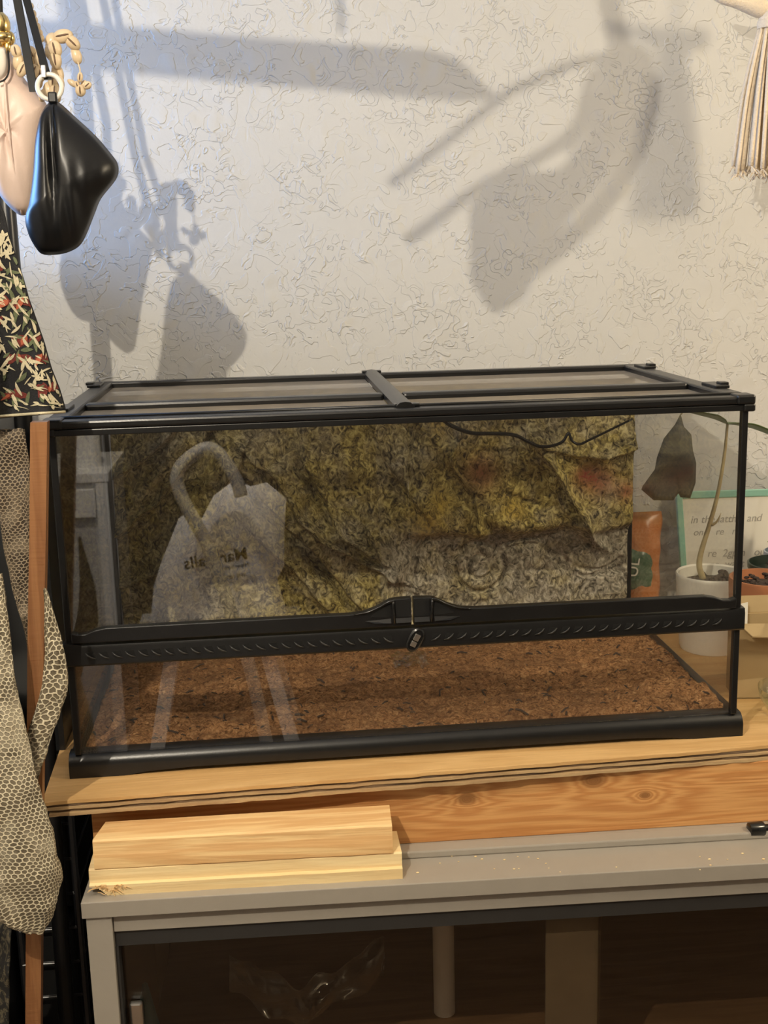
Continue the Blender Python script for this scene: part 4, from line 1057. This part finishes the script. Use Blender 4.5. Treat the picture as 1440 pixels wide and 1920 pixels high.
obj('door', MB().box(cx0+.06, d0.x, -YM+.0005, -YM+.02, d1.z, d0.z), M['white'], scab, bevel=.003)
obj('side_stile', MB().box(cx1-.035, cx1, -YM+.0005, -YM+.010, FZ, czt-.032), M['white'], scab)
rl = refl(155, 880, YM+.1)
tag(obj('paper_roll', MB().lathe([(.020, czt), (.055, czt), (.055, czt+.17), (.020, czt+.17)], (rl.x, -YM-.12, 0), 24), M['white'], auto=.5), 'white paper roll on the pale grey side cabinet in the reflection', 'paper roll')

# lamps of the room
def lamp(name, L, label):
    t = thing(name, (L.x, L.y, CZ), label, 'ceiling lamp')
    obj('ceiling_rose', MB().lathe([(.001, CZ-.025), (.05, CZ-.022), (.06, CZ-.0005), (.001, CZ-.0005)], (L.x, L.y, 0), 24), M['white'], t, auto=.5)
    obj('stem', MB().tube([(L.x, L.y, CZ-.02), (L.x, L.y, L.z+.075)], .006, 8), M['silver'], t)
    obj('socket', MB().lathe([(.001, L.z+.085), (.02, L.z+.082), (.022, L.z+.045), (.001, L.z+.045)], (L.x, L.y, 0), 20), M['white'], t, auto=.5)
    return t
lamp('pendant_lamp', L1, 'bare bulb pendant lamp on the ceiling left behind the camera')
lamp('globe_lamp', L2, 'bare bulb pendant lamp on the ceiling right behind the camera')

# unseen shadow-casting board added above the frame; plant hanger read from its shadow
def toward(px, py, y, L=L1):
    wpt = at(px, py, WY); t = (y-WY)/(L.y-WY); return wpt+(L-wpt)*t
YH = -.36
brd = [(-40, 36), (200, 52), (500, 78), (820, 100), (862, 112), (890, 142), (938, 184), (860, 191), (500, 160), (170, 132), (-40, 118)]
hb = thing('shadow_board', tuple(toward(500, 110, YH)), 'unseen board added overhead, cut to the bar shadow on the wall', 'shelf')
obj('board', MB().prism([toward(a, b, YH) for a, b in brd], (0, .018, 0)), M['pine'], hb)
for px in (120, 640): 
    p = toward(px, 60, YH); obj('cord', MB().tube([p, (p.x, p.y, CZ)], .003, 6), M['cord'], hb)
ph = thing('plant_hanger', tuple(toward(1180, 150, YH)), 'knotted macrame plant hanger overhead above the picture', 'plant hanger')
def rope(pts, r, nm='cord'): return obj(nm, MB().tube(spline([toward(a, b, YH) for a, b in pts], 5), r, 7), M['cord'], ph, smooth=True)
top = toward(1140, -10, YH)
obj('cord', MB().tube([toward(1165, 105, YH), top, (top.x, top.y, CZ)], .009, 8), M['cord'], ph)
rope([(1165, 105), (1080, 118), (985, 158), (938, 184), (830, 270), (730, 345)], .0042)
rope([(1165, 110), (1110, 150), (1080, 240), (1000, 300), (900, 350), (800, 425), (760, 450)], .005)
rope([(1170, 110), (1205, 140), (1218, 180), (1190, 280), (1130, 380), (1060, 450), (1000, 500)], .0085)
rope([(1165, 115), (1150, 180), (1120, 260), (1060, 330), (980, 400)], .0075)
rope([(1175, 120), (1180, 200), (1150, 270), (1080, 370), (1000, 450)], .0075)
rope([(1165, 115), (1130, 170), (1100, 230), (1060, 280)], .005)
rope([(1190, 130), (1160, 240), (1100, 330), (1030, 400), (960, 470)], .007)
obj('knot', MB().ball(toward(1175, 112, YH), .022, .014, .012), M['cord'], ph, smooth=True)
obj('cotton_bundle', MB().prism([toward(a, b, YH) for a, b in ((1090, 330), (1050, 440), (980, 560), (930, 590), (900, 540), (900, 400), (960, 340))], (0, .02, 0)), M['cord'], ph)
